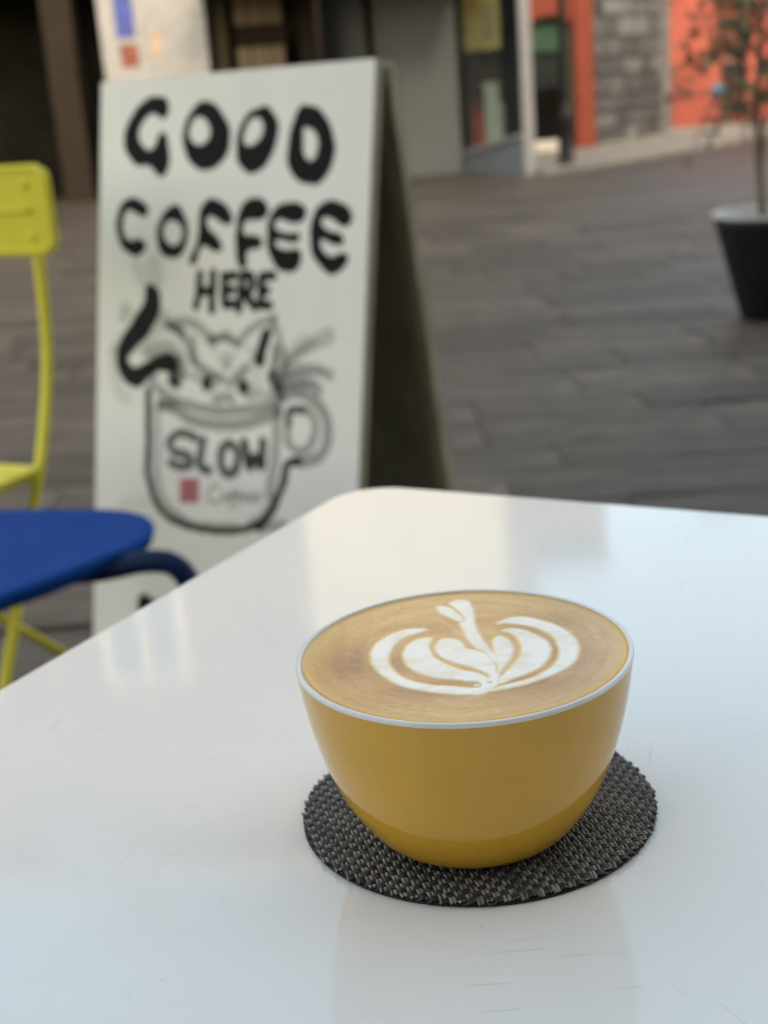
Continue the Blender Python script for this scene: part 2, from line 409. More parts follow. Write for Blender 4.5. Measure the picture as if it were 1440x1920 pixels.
FOAM = [[-930, 1767, -1172, 1907, -1557, 1894, -1947, 1671, -2338, 1207, -2553, 673, -2624, 34, -2553, -612, -2314, -1269, -1976, -1841, -1538, -2253, -1034, -2548, -534, -2775, -266, -2840, 36, -2902, 206, -2812, 358, -2638, 236, -2477, -9, -2514, -333, -2357, -842, -2198, -1350, -1939, -1754, -1518, -2004, -980, -2128, -243, -2036, 478, -1793, 1100, -1460, 1425, -1187, 1589],
[-814, 1100, -981, 1153, -1209, 1110, -1483, 845, -1649, 403, -1705, -142, -1617, -700, -1386, -1182, -1050, -1547, -642, -1792, -197, -1933, -107, -2017, 230, -2146, 370, -2518, 539, -2549, 587, -2228, 497, -1893, 278, -1597, -54, -1345, -179, -1235, -576, -763, -866, -166, -930, 546],
[-706, 693, -539, 968, -276, 974, 1, 668, 72, 256, 412, -72, 654, -413, 780, -976, 799, -1677, 633, -2111, 521, -1642, 302, -1325, -27, -1000, -155, -905, -489, -538, -716, -103, -780, 375],
[-135, 3712, 93, 3986, 371, 3938, 497, 3633, 544, 2864, 503, 1933, 579, 970, 728, 175, 877, -546, 868, -1169, 780, -976, 641, -364, 423, 47, 301, 352, 139, 1106, 122, 1505, 58, 2024, 222, 2299, 105, 3062],
[-559, 3526, -375, 3597, -116, 3303, 87, 2831, 202, 2283, 79, 2204, -203, 2595, -451, 3017],
[887, 475, 1057, 875, 1236, 791, 1377, 378, 1395, -188, 1247, -798, 1016, -1285, 840, -1684, 840, -988, 850, -267],
[1240, 1261, 1488, 1380, 1810, 1216, 2135, 806, 2363, 279, 2414, -294, 2276, -905, 1987, -1468, 1590, -1824, 1209, -2092, 773, -2345, 806, -2017, 967, -1751, 1274, -1202, 1532, -672, 1641, -50, 1609, 620, 1452, 1060],
[1147, 1833, 1498, 2172, 1965, 2201, 2421, 1848, 2813, 1362, 3094, 712, 3202, 19, 3124, -707, 2885, -1376, 2500, -1824, 1956, -2230, 1399, -2542, 866, -2706, 447, -2792, 422, -2690, 889, -2490, 1430, -2283, 1844, -2024, 2250, -1605, 2562, -960, 2675, -252, 2618, 516, 2331, 1160, 1893, 1600, 1458, 1810],
[407, -2111, 803, -1635, 781, -2263, 523, -2708, 266, -2904, 28, -2901, 200, -2487]]
FOAM_FAINT = [([-904, 2635, -563, 2460, -214, 1875, 73, 1120, 249, 505], 159, 0.5),
([-2319, 2200, -1536, 2452, -909, 2531], 63, 0.35),
([-3170, 2372, -2293, 3563, -1274, 4064, -480, 3840], 49, 0.25),
([-1814, -121, -1970, 845, -1724, 1478], 106, -0.25),
([262, -2943, -201, -3216, -485, -3400, -870, -3097], 247, 0.45),
([-220, -3447, 203, -3599], 211, 0.35),
([-3317, 539, -3168, 416], 141, 0.3),
([-3167, -1111, -3060, -1148], 106, 0.25),
([-1551, -3367, -1416, -3375], 141, 0.4),
([888, 2266, 1083, 3073, 1514, 3418, 2083, 3188], 88, -0.3),
([-3281, 910, -3016, 1735, -2551, 2145], 56, 0.25)]
# ================================================================ THE SETTING
def ground_material():
    m, nt, p = mat_new('worn_basalt_paving')
    vec = obco(nt, (1, 1.6, 1))
    a = nz(nt, 1.1, 6, .6, vec); b = nz(nt, 14, 5, .6, vec)
    c = ramp(nt, a, [(.3, (.045, .036, .029)), (.52, (.082, .069, .058)), (.75, (.135, .119, .104))])
    c = mixc(nt, .5, c, ramp(nt, b, [(.3, (.45, .45, .45)), (.7, (1, 1, 1))]), 'MULTIPLY')
    nt.links.new(c, p.inputs['Base Color'])
    nt.links.new(ramp(nt, a, [(.3, (.42,) * 3), (.7, (.6,) * 3)]), p.inputs['Roughness'])
    bump(nt, p, b, .4, .006); p.inputs['Specular IOR Level'].default_value = .35
    return m
M_GROUND = ground_material()
M_PAVER = plain('basalt_paver', (.072, .060, .050), .6, .6, 3, bmp=.3, rnd=.36)

gm = MB()
ys = [-40, -6, 0, 3, 6, 10, 14, 18, 24, 32, 60, 200, 900]
vv = []
for y in ys:
    for x in (-900, -20, 0, 20, 900): vv.append((x, y, gz(min(y, 60))))
gm.add(vv, [(r * 5 + k, r * 5 + k + 1, r * 5 + k + 6, r * 5 + k + 5) for r in range(len(ys) - 1) for k in range(4)])
ground = tag(gm.build('ground', M_GROUND), kind='structure')

# individual paving stones where the picture lets them be told apart
pav_meshes = []
for k in range(6):
    r = random.Random(k); b = MB()
    j = lambda: r.uniform(-.012, .012)
    b.prism([(-.5 + j(), -.5 + j() * 2), (.5 + j(), -.5 + j() * 2), (.5 + j(), .5 + j() * 2), (-.5 + j(), .5 + j() * 2)], -.03, 0)
    pav_meshes.append(b.mesh('paving_stone', M_PAVER, .006, 2))
y = 2.45; row = 0
while y < 9.8:
    dep = random.uniform(.20, .44)
    x = -.33 * y - .45 + random.uniform(0, .5)
    while x < .32 * y + .35:
        ln = random.uniform(.42, .78)
        o = link('paving_stone', pav_meshes[random.randrange(6)], ground)
        yy = y + dep / 2
        o.location = (x + ln / 2, yy + .02 * x, gz(yy) + random.uniform(.005, .008))
        o.scale = (ln - .004, dep - .003, 1)
        o.rotation_euler = (random.uniform(-.006, .006), random.uniform(-.006, .006), .02 + random.uniform(-.012, .012))
        x += ln
    y += dep; row += 1

# raised pale pavement in front of the shops across the street
M_WALK = plain('pale_pavement_stone', (.27, .26, .235), .7, .25, 3, bmp=.2)
wp = [(2.05, 15.6), (2.75, 16.3), (3.75, 17.6), (6.4, 21.2), (12.5, 24.6), (12.5, 28.25), (6.2, 28.25), (5.66, 25.75), (3.77, 22.5), (3.77, 21.45), (2.05, 21.45)]
pv = MB(); n = len(wp)
pv.add([(x, y, gz(y) - .05) for x, y in wp] + [(x, y, gz(y) + .045) for x, y in wp],
       [tuple(range(n - 1, -1, -1)), tuple(range(n, 2 * n))] + [(i, (i + 1) % n, n + (i + 1) % n, n + i) for i in range(n)])
tag(pv.build('pavement', M_WALK), kind='structure')

# ---------------------------------------------------------------- buildings
M_GREYWALL = plain('grey_painted_plaster', (.165, .185, .21), .5, .06, 2, spec=.12)
M_CREAM = plain('cream_plaster', (.32, .30, .26), .8, .08, 1.2, bmp=.1)
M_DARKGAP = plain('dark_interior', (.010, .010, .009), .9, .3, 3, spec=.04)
M_WOODDK = plain('dark_brown_wood', (.032, .026, .022), .65, .25, 5, spec=.06, stretch=(6, 6, .6), bmp=.1)
M_WOODBG = plain('beige_louvre_wood', (.26, .21, .16), .6, .2, 5, spec=.1, stretch=(6, 6, .6))
M_OLIVE = plain('olive_painted_wood', (.11, .10, .07), .6, .15, 5, spec=.1)
M_BLACK = plain('black_painted_iron', (.012, .014, .016), .35, .2, 9)
M_STONEBROWN = plain('brown_house_plaster', (.14, .115, .09), .8, .2, 2, bmp=.1)
M_RED = plain('coral_red_plaster', (.47, .125, .105), .75, .1, 1.5, bmp=.06)
M_REDDK = plain('brick_red_paint', (.32, .075, .055), .6, .12, 2)
M_GREEN = plain('green_door_paint', (.055, .13, .10), .5, .12, 3)
M_LAV = plain('lavender_grey_paint', (.36, .36, .39), .4, .05, 3)
M_WHITE = plain('white_stone_step', (.78, .77, .74), .5, .06, 3)
M_ROOF = plain('weathered_roof_tile', (.24, .21, .18), .8, .25, 6)
M_FRAME = plain('beige_window_frame', (.45, .41, .34), .5, .08, 3)

def glass(name='window_glass', tint=(.02, .025, .028), rough=.04):
    m, nt, p = mat_new(name)
    n = nz(nt, 2.0, 3, .5, obco(nt))
    nt.links.new(ramp(nt, n, [(.3, tint), (.7, tuple(c * 1.6 for c in tint))]), p.inputs['Base Color'])
    p.inputs['Roughness'].default_value = rough; p.inputs['Specular IOR Level'].default_value = .8
    return m
M_GLASS = glass()
def clear_glass():
    m, nt, p = mat_new('clear_shop_glass')
    nt.nodes.remove(p)
    tr = nt.nodes.new('ShaderNodeBsdfTransparent'); tr.inputs[0].default_value = (.90, .93, .92, 1)
    gl = nt.nodes.new('ShaderNodeBsdfGlossy'); gl.inputs['Roughness'].default_value = .03
    lw = nt.nodes.new('ShaderNodeLayerWeight'); lw.inputs[0].default_value = .5
    fac = mth(nt, 'ADD', mth(nt, 'MULTIPLY', mth(nt, 'POWER', lw.outputs['Facing'], 5), .9), .04)
    gl.inputs['Color'].default_value = (1, 1, 1, 1)
    mx = nt.nodes.new('ShaderNodeMixShader')
    nt.links.new(fac, mx.inputs[0]); nt.links.new(tr.outputs[0], mx.inputs[1]); nt.links.new(gl.outputs[0], mx.inputs[2])
    nt.links.new(mx.outputs[0], nt.nodes['Material Output'].inputs[0])
    return m
M_CLEAR = clear_glass()

def wall_window(parent, x, z, w, h, y=0.0, shutter=None):
    """window proud of a wall whose face is local y = 0"""
    fr = MB().box(x - w / 2, x - w / 2 + .07, y - .05, y - .003, z, z + h).box(x + w / 2 - .07, x + w / 2, y - .05, y - .003, z, z + h) \
             .box(x - w / 2 + .07, x + w / 2 - .07, y - .05, y - .003, z, z + .07).box(x - w / 2 + .07, x + w / 2 - .07, y - .05, y - .003, z + h - .07, z + h) \
             .box(x - .03, x + .03, y - .045, y - .003, z + .07, z + h - .07).build('window', M_FRAME, parent)
    for s in (-1, 1):
        a, b = sorted((x + s * .03, x + s * (w / 2 - .07)))
        MB().box(a, b, y - .02, y - .004, z + .07, z + h - .07).build('pane', M_GLASS, fr)
    MB().box(x - w / 2 - .08, x + w / 2 + .08, y - .12, y - .003, z - .08, z - .002).build('sill', M_WHITE, fr)

# -- dark brown house at the left edge
b = empty('brown_house', (-8.0, 17.5, gz(17.5)))
MB().box(-4, 6.91, .0, 8, 2.755, 11).box(-4, 4.38, .02, 8, 2.7, 2.754).box(-4, 1.5, 0, .4, -.1, 2.7).build('wall', M_STONEBROWN, b)
MB().box(1.3, 4.95, 1.6, 1.7, -.1, 2.7).build('recess_wall', M_DARKGAP, b)
MB().box(1.5, 4.95, .0, 1.6, 2.60, 2.69).build('recess_ceiling', M_DARKGAP, b)
MB().box(4.37, 4.73, -.06, .30, -.1, 2.7).build('post', M_WOODDK, b, .01)
MB().box(-4.2, 6.92, -.3, 8.2, 11.005, 11.25).build('roof', M_ROOF, b)
for i in range(3):
    for zz in (3.6, 6.6): wall_window(b, -.6 + 2.6 * i, zz, 1.1, 1.7)
tag(b, 'dark brown house with a timber post beside a black doorway at far left', 'house')

# -- grey shop across the street with a shaded ground floor and cream upper storeys
b = empty('grey_shop', (0.0, 17.5, gz(17.5)))
MB().box(-.30, 1.30, 0, .4, -.1, 2.75).build('wall', M_GREYWALL, b)
MB().box(-1.08, 2.0, .0, 7.0, 2.75, 8.6).build('upper_wall', M_CREAM, b)
MB().box(-3.25, -.30, .9, 1.0, -.1, 2.75).build('recess_wall', M_DARKGAP, b)
MB().box(-1.70, 1.34, -1.25, -.003, 2.26, 2.40).build('shade_canopy', M_GREYWALL, b, .01)  # unseen slab added overhead to darken the top of the grey wall
MB().box(-1.66, -1.45, -.02, .1, -.1, 2.74).build('door_jamb', M_OLIVE, b)
for k, (x0, x1) in enumerate([(-1.345, -1.185), (-1.165, -1.015), (-.995, -.905), (-.885, -.78)]):
    MB().box(x0, x1, .02 + .01 * (k % 2), .07, -.05, 1.66).build('shutter_board', M_WOODBG, b, .004)
    MB().box(x0, x1, .02 + .01 * (k % 2), .07, 1.92, 2.70).build('shutter_board', M_WOODBG, b, .004)
MB().box(-1.36, -.76, .03, .10, 1.68, 1.90).build('shutter_rail', M_WOODDK, b)
MB().box(-.58, -.31, -.03, .1, -.1, 2.25).build('door_jamb', M_WOODDK, b, .01)
MB().box(-.345, -.303, -1.2, -.031, -.1, 2.255).build('shade_fin', M_WOODDK, b)  # thin fin added to keep low sky light off the grey wall
MB().tube([(.255, -.06, -.1), (.255, -.06, 2.3)], .045, 12).build('drainpipe', M_BLACK, b)
MB().box(-1.07, 2.15, -.25, 7.2, 8.605, 8.8).build('roof', M_ROOF, b)
for i in range(2):
    for zz in (3.3,): wall_window(b, -.3 + 1.4 * i, zz, .8, 1.3)
# splayed shop window bay, nearer at its right end
P1, P2 = Vector((1.32, 0.0, 0)), Vector((1.88, -1.5, 0))
du = (P2 - P1).normalized(); nb = Vector((-du.y, du.x, 0))      # nb points into the shop
def bay(s, t, z): q = P1 + du * s + nb * t; return (q.x, q.y, z)
LB = (P2 - P1).length
pl = MB()
pl.add([bay(0, 0, -.12), bay(LB, 0, -.12), bay(LB, .08, -.12), bay(0, .25, -.12), bay(0, 0, .22), bay(LB, 0, .44), bay(LB, .08, .44), bay(0, .25, .22)],
       [(0, 3, 2, 1), (4, 5, 6, 7), (0, 1, 5, 4), (1, 2, 6, 5), (2, 3, 7, 6), (3, 0, 4, 7)])
pl.build('plinth', M_GREYWALL, b)
pl = MB()
pl.add([bay(-.0, -.05, .223), bay(LB, -.05, .443), bay(LB, .08, .443), bay(0, .25, .223), bay(0, -.05, .255), bay(LB, -.05, .475), bay(LB, .08, .475), bay(0, .25, .255)],
       [(0, 3, 2, 1), (4, 5, 6, 7), (0, 1, 5, 4), (1, 2, 6, 5), (2, 3, 7, 6), (3, 0, 4, 7)])
pl.build('sill', M_LAV, b)
MB().add([bay(.02, .02, .26), bay(LB - .02, .02, .48), bay(LB - .02, .02, 2.74), bay(.02, .02, 2.74), bay(.02, .03, .26), bay(LB - .02, .03, .48), bay(LB - .02, .03, 2.74), bay(.02, .03, 2.74)],
         [(0, 1, 2, 3), (7, 6, 5, 4), (0, 4, 5, 1), (1, 5, 6, 2), (2, 6, 7, 3), (3, 7, 4, 0)]).build('shop_window', M_CLEAR, b)
MB().add([bay(LB * .72, .0, .40), bay(LB * .76, .0, .40), bay(LB * .76, .06, .40), bay(LB * .72, .06, .40), bay(LB * .72, .0, 2.74), bay(LB * .76, .0, 2.74), bay(LB * .76, .06, 2.74), bay(LB * .72, .06, 2.74)],
         [(0, 3, 2, 1), (4, 5, 6, 7), (0, 1, 5, 4), (1, 2, 6, 5), (2, 3, 7, 6), (3, 0, 4, 7)]).build('mullion', M_BLACK, b)
MB().add([bay(-.3, .42, .0), bay(LB, .085, .0), bay(LB, .085, 2.74), bay(-.3, .42, 2.74), bay(-.3, .45, .0), bay(LB, .115, .0), bay(LB, .115, 2.74), bay(-.3, .45, 2.74)],
         [(0, 1, 2, 3), (7, 6, 5, 4), (0, 4, 5, 1), (1, 5, 6, 2), (2, 6, 7, 3), (3, 7, 4, 0)]).build('display_back', M_DARKGAP, b)
MB().add([bay(0, .03, .256), bay(LB, .03, .476), bay(LB, .08, .476), bay(0, .35, .256), bay(0, .03, .262), bay(LB, .03, .482), bay(LB, .08, .482), bay(0, .35, .262)],
         [(0, 3, 2, 1), (4, 5, 6, 7), (0, 1, 5, 4), (1, 2, 6, 5), (2, 3, 7, 6), (3, 0, 4, 7)]).build('display_floor', M_LAV, b)
MB().box(1.895, 2.02, -1.53, -1.40, -.1, 2.74).build('corner_pillar', M_LAV, b, .008)
MB().box(1.93, 2.0, -1.40, .5, -.1, 2.74).build('side_wall', M_GREYWALL, b)
MB().add([(1.0, 0, 2.741), (1.3, 0, 2.741), (1.88, -1.56, 2.741), (2.06, -1.56, 2.741), (2.06, 0, 2.741), (1.0, 0, 2.90), (1.3, 0, 2.90), (1.88, -1.56, 2.90), (2.06, -1.56, 2.90), (2.06, 0, 2.90)],
         [(0, 1, 2, 3, 4), (9, 8, 7, 6, 5), (1, 6, 7, 2), (2, 7, 8, 3), (3, 8, 9, 4), (0, 5, 6, 1), (4, 9, 5, 0)]).build('bay_roof', M_GREYWALL, b)
tag(b, 'grey plastered shop with a shop window and black drainpipe across the street', 'shop')
SHOP = Vector((0, 17.5, gz(17.5)))
def in_bay(s, t, z): return SHOP + Vector(bay(s, t, z))

# goods in the shop window
M_YEL = plain('yellow_poster_print', (.62, .47, .20), .6, .25, 7)
M_PALE = plain('pale_green_card', (.50, .56, .50), .6, .08, 5)
M_REDC = plain('red_cloth', (.42, .07, .05), .8, .3, 12)
M_DKC = plain('dark_brown_cloth', (.035, .026, .024), .85, .3, 12)
brz = math.atan2(du.y, du.x)
o = empty('poster', in_bay(.50, .075, 1.42), brz)
MB().box(-.47, .50, -.006, .006, 0, .80).build('sheet', M_YEL, o)
MB().box(-.40, -.05, -.010, -.0065, .42, .72).build('printed_panel', plain('ochre_print', (.55, .36, .10), .6, .3, 9), o)
MB().box(.05, .40, -.010, -.0065, .08, .50).build('printed_panel', plain('tan_print', (.46, .36, .22), .6, .3, 9), o)
MB().box(-.48, .51, -.012, .012, .80, .83).build('rail', M_BLACK, o)
tag(o, 'yellow poster hanging at the top of the shop window', 'poster')
o = empty('jacket', in_bay(.52, .16, .70), brz)
jk = MB().prism([(-.16, 0), (.17, 0), (.22, .30), (.30, .10), (.40, .16), (.30, .56), (.10, .68), (-.08, .68), (-.30, .56), (-.40, .18), (-.30, .10), (-.20, .32)], -.05, .05)
jk.v = [(x, z_, y_) for x, y_, z_ in jk.v]
jk.f = [tuple(reversed(q)) for q in jk.f]
jk.build('body', M_DKC, o, .03, 3)
MB().tube([(-.16, 0, .66), (0, 0, .75), (.16, 0, .66)], .012, 8).tube([(0, 0, .75), (0, 0, .84)], .008, 8).build('hanger', M_BLACK, o)
tag(o, 'dark jacket on a hanger in the middle of the shop window', 'jacket')
o = empty('bag', in_bay(.24, .16, .30), brz)
MB().prism([(-.13, -.07), (.13, -.07), (.15, .07), (-.15, .07)], 0, .40).build('body', M_REDC, o, .03, 3)
MB().tube([(-.08, -.085, .36), (-.07, -.09, .50), (0, -.09, .55), (.07, -.09, .50), (.08, -.085, .36)], .012, 8).build('handle', M_REDC, o)
tag(o, 'red bag on the floor of the shop window at its left end', 'bag')
o = empty('box', in_bay(.66, .15, .37), brz)
MB().box(-.17, .17, -.07, .07, 0, .62).build('body', M_PALE, o, .01)
MB().box(-.18, .18, -.08, .08, .621, .68).build('lid', M_PALE, o, .01)
tag(o, 'tall pale green box standing in the shop window', 'box')

# -- red shop with the arched green door
b = empty('red_shop', (2.0, 21.5, gz(21.5)))
XD0, XD1, ZS, ZA = .68, 1.33, .19, 2.0
wl = MB()
wl.box(.02, XD0, 0, .35, -.1, 2.5).box(XD1, 1.64, 0, .35, -.1, 2.5)
arch = [(XD0, 1.78)] + [((XD0 + XD1) / 2 - math.cos(math.pi * k / 12) * (XD1 - XD0) / 2, 1.78 + math.sin(math.pi * k / 12) * .20) for k in range(1, 12)] + [(XD1, 1.78), (XD1, 2.5), (XD0, 2.5)]
na = len(arch)
wl.add([(x, 0, z) for x, z in arch] + [(x, .35, z) for x, z in arch], [tuple(range(na)), tuple(range(2 * na - 1, na - 1, -1))] + [((i + 1) % na, i, na + i, na + (i + 1) % na) for i in range(na)])
wl.build('wall', M_REDDK, b)
MB().box(.02, 1.64, .0, 6, 2.503, 8.4).build('upper_wall', M_CREAM, b)
MB().box(-.02, 1.66, -.25, 6.2, 8.404, 8.6).build('roof', M_ROOF, b)
MB().box(XD0, XD1, .16, .20, 1.46, 2.0).build('fanlight_panel', M_GREEN, b)
dr = MB().box(XD0 + .03, XD1, .17, .21, ZS, 1.457).build('door', M_DARKGAP, b)
MB().box(XD0 + .08, XD1 - .06, .155, .168, .95, 1.40).build('pane', M_GLASS, dr)
MB().box(XD0, XD0 + .028, .10, .215, ZS, 1.457).build('door_frame', M_FRAME, b)
MB().box(XD1 - .09, XD1 - .002, .08, .155, ZS, 1.75).build('door_leaf', M_GREEN, b)
MB().box(XD0 - .06, XD1 - .12, -.32, .15, .02, ZS - .003).build('step', M_WHITE, b, .01)
MB().box(1.36, 1.63, -.06, -.003, -.08, 2.5).build('pilaster', M_REDDK, b, .006)
for zz in (3.3,): wall_window(b, .9, zz, .95, 1.6)
tag(b, 'red shop with a green arched fanlight above a dark doorway', 'shop')

# -- rubble stone house, running away to the right
S0, S1 = Vector((3.80, 22.55)), Vector((5.72, 25.75))
sd = (S1 - S0); SL = sd.length; sd = sd / SL
b = empty('stone_house', (S0.x, S0.y, gz(22.5)), math.atan2(sd.y, sd.x))
M_MORTAR = plain('lime_mortar', (.12, .126, .135), .9, .12, 5)
MB().box(0, SL, .03, 5, -.3, 6.4).build('wall', M_MORTAR, b)
MB().box(-.05, SL + .1, -.2, 5.1, 6.404, 6.6).build('roof', M_ROOF, b)
st_mats = [plain('grey_stone', (.105, .112, .122), .75, .3, 6, bmp=.3, rnd=.4), plain('dark_stone', (.07, .074, .082), .75, .3, 6, bmp=.3, rnd=.3), plain('pale_stone', (.165, .175, .19), .8, .2, 6, bmp=.3, rnd=.2)]
st_meshes = []
M_QUOIN = plain('grey_quoin_stone', (.15, .158, .17), .8, .15, 5, bmp=.3, rnd=.12)
for k in range(9):
    r = random.Random(50 + k); q = MB()
    jj = lambda a=.05: r.uniform(-a, a)
    q.add([(-.5 + jj(), 0, -.5 + jj()), (.5 + jj(), 0, -.5 + jj()), (.5 + jj(), 1, -.5 + jj()), (-.5 + jj(), 1, -.5 + jj()), (-.5 + jj(), 0, .5 + jj()), (.5 + jj(), 0, .5 + jj()), (.5 + jj(), 1, .5 + jj()), (-.5 + jj(), 1, .5 + jj())],
          [(0, 3, 2, 1), (4, 5, 6, 7), (0, 1, 5, 4), (1, 2, 6, 5), (2, 3, 7, 6), (3, 0, 4, 7)])
    st_meshes.append(q.mesh('stone', st_mats[k // 3], .06, 1))
quoin_meshes = []
for k in range(3):
    q = st_meshes[k].copy(); q.materials.clear(); q.materials.append(M_QUOIN); quoin_meshes.append(q)
zrow = -.02
rr = random.Random(3)
while zrow < 6.1:
    hh = rr.uniform(.24, .34); x = .02
    while x < SL - .62:
        ww = min(rr.uniform(.35, .95), SL - .6 - x)
        if ww > .15:
            kind = rr.choices((0, 1, 2), ((.40, .28, .32) if zrow > 1.0 else (.4, .55, .05)))[0]
            o = link('stone', st_meshes[kind * 3 + rr.randrange(3)], b)
            o.location = (x + ww / 2, -.02 - rr.uniform(0, .02), zrow + hh / 2); o.scale = (ww - .04, .06, hh - .04)
        x += ww
    o = link('quoin', quoin_meshes[rr.randrange(3)], b)
    o.location = (SL - .30, -.035, zrow + hh / 2); o.scale = (.56, .08, hh - .015)
    zrow += hh
tag(b, 'stone house with rough grey and pale blocks between two red fronts', 'house')

# -- coral red house at the right
b = empty('red_house', (6.0, 28.3, gz(28.3)))
MB().box(0, 12, 0, 6, -.2, 5.4).build('wall', M_RED, b)
MB().box(-.1, 12.2, -.25, 6.2, 5.404, 5.6).build('roof', M_ROOF, b)
MB().tube([(1.72, -.07, -.1), (1.72, -.07, 5.3)], .055, 12).build('drainpipe', M_GREEN, b)
for i in range(4): wall_window(b, 1.3 + 2.8 * i, 3.0, 1.1, 1.7)
tag(b, 'coral red house with a green drainpipe behind the potted tree', 'house')

# -- the cafe behind the camera and an unseen taller block added beside it keep the sun off the street
b = empty('cafe_building', (0, -3.2, 0))
MB().box(-2.8, 10.4, -9, 0, 3.2, 15.5).box(-2.8, -1.5, -9, 0, -.1, 3.2).box(2.4, 10.4, -9, 0, -.1, 3.2).box(-1.5, 2.4, -9, -.25, 2.6, 3.2).build('wall', plain('cafe_ochre_plaster', (.42, .34, .24), .8, .1, 1.5), b)
MB().box(-1.5, 2.4, -4, -3.9, -.1, 2.6).build('interior_wall', M_WOODDK, b)
MB().box(-1.5, 2.4, -.15, -.13, -.1, 2.6).build('shop_window', M_GLASS, b)
MB().box(-2.9, 10.4, -9.1, .3, 15.504, 15.7).build('roof', M_ROOF, b)
for i in range(4):
    for zz in (4.2, 7.4, 10.6):
        x = -.8 + 2.8 * i
        f = MB().box(x - .55, x + .55, .003, .06, zz, zz + 1.8).build('window', M_FRAME, b)
        MB().box(x - .47, x + .47, .062, .07, zz + .08, zz + 1.72).build('pane', M_GLASS, f)
tag(b, 'ochre cafe building behind the viewer', 'building')
b = empty('sun_blocker', (24, -3.2, 0))
MB().box(-13.4, 16, -4, 0, -.1, 24).build('wall', plain('sun_blocker_plaster', (.42, .38, .32), .8, .1, 1), b)
MB().box(-13.5, 16.1, -4.1, .2, 24.004, 24.3).build('roof', M_ROOF, b)
tag(b, 'unseen tall block added beside the cafe to shade the street', 'building')

# -- street furniture far off
o = empty('lamp_post', (2.46, 16.6, gz(16.6)))
MB().lathe([(0, 0), (.12, 0), (.12, .05), (.095, .08), (.085, .50), (.10, .54), (.10, .60), (.07, .66), (.055, .75)], 20).build('base', M_BLACK, o)
MB().lathe([(.055, .75), (.045, 2.2), (.04, 3.2)], 16).build('shaft', M_BLACK, o)
MB().lathe([(0, 3.2), (.08, 3.2), (.16, 3.55), (.18, 3.6), (0, 3.75)], 16).build('lantern', M_BLACK, o)
tag(o, 'black iron lamp post in front of the green arched door', 'lamp post')

# white notice board behind the A-frame sign
def poster_material():
    m, nt, p = mat_new('white_notice_print')
    v = obco(nt, (1, 1, 1))
    t = nz(nt, 34, 2, .5, obco(nt, (1.0, 1, 2.6)))
    c = ramp(nt, t, [(.46, (.42, .445, .49)), (.62, (.20, .205, .22))])
    nt.links.new(c, p.inputs['Base Color']); p.inputs['Roughness'].default_value = .5
    return m
o = empty('notice_board', (-2.27, 17.1, gz(17.1)))
MB().box(-.62, .62, -.02, .02, .55, 2.75).build('board', poster_material(), o, .006)
MB().box(-.43, -.21, -.026, -.0205, 1.85, 2.65).build('blue_picture', plain('blue_print', (.06, .09, .38), .5, .3, 9), o)
MB().box(-.41, -.20, -.026, -.0205, 1.52, 1.78).build('red_picture', plain('red_print', (.26, .09, .07), .5, .6, 14), o)
MB().box(-.03, .07, -.026, -.0205, 1.62, 1.90).build('tan_picture', plain('tan_print_small', (.5, .36, .26), .5, .4, 14), o)
for x in (-.5, .5): MB().box(x - .03, x + .03, .021, .06, 0, 2.6).build('leg', M_BLACK, o)
tag(o, 'white notice board with small pictures seen above the A-frame sign', 'notice board')
# ================================================================ THINGS
# ---------------------------------------------------------------- white table
def table_material():
    m, nt, p = mat_new('white_enamel_table')
    sm = nz(nt, 9, 5, .6, obco(nt))
    c = ramp(nt, sm, [(.3, (.70, .705, .70)), (.7, (.745, .745, .735))])
    scr = None
    for k, (rot, sx, sy, th) in enumerate([(.6, 26, 700, .725), (-.5, 30, 640, .73), (1.35, 34, 760, .73), (2.3, 40, 820, .735)]):
        n = nz(nt, 1.0, 1.5, .5, obco(nt, (sx, sy, 1), (0, 0, rot)), .35)
        msk = nz(nt, 7 + k, 2, .5, obco(nt, (1, 1, 1), (0, 0, rot + 1)))
        a = mth(nt, 'MULTIPLY', mth(nt, 'SUBTRACT', n, th - .05, True), 16, True)
        a = mth(nt, 'MULTIPLY', a, mth(nt, 'MULTIPLY', mth(nt, 'SUBTRACT', msk, .52, True), 6, True), True)
        scr = a if scr is None else mth(nt, 'MAXIMUM', scr, a)
    spk = nz(nt, 420, 1, .5, obco(nt))
    spk = mth(nt, 'MULTIPLY', mth(nt, 'SUBTRACT', spk, .80, True), 12, True)
    mk = mth(nt, 'MAXIMUM', mth(nt, 'MULTIPLY', scr, .30), mth(nt, 'MULTIPLY', spk, .6))
    c = mixc(nt, mk, c, (.36, .35, .33))
    nt.links.new(c, p.inputs['Base Color'])
    ro = nz(nt, 5, 6, .65, obco(nt))
    sm2 = nz(nt, 3.2, 7, .7, obco(nt, (1, 2.4, 1), (0, 0, .7)), 1.5)
    nt.links.new(mth(nt, 'ADD', ramp(nt, ro, [(.3, (.045,) * 3), (.7, (.10,) * 3)]), mth(nt, 'MULTIPLY', mth(nt, 'SUBTRACT', sm2, .52, True), .7)), p.inputs['Roughness'])
    p.inputs['Specular IOR Level'].default_value = .5
    h = nz(nt, 260, 3, .6, obco(nt))
    h2 = mth(nt, 'SUBTRACT', mth(nt, 'MULTIPLY', h, .35), scr)
    bump(nt, p, h2, .045, .001)
    return m
M_TABLE = table_material()
TU, TW = Vector((.4888, .8724)), Vector((.8724, -.4888))
TC = Vector((-.0150, .7360))                       # far left corner
TS = .78
cen = TC - TU * TS / 2 + TW * TS / 2
t = empty('table', (cen.x, cen.y, 0), math.atan2(TW.y, TW.x))
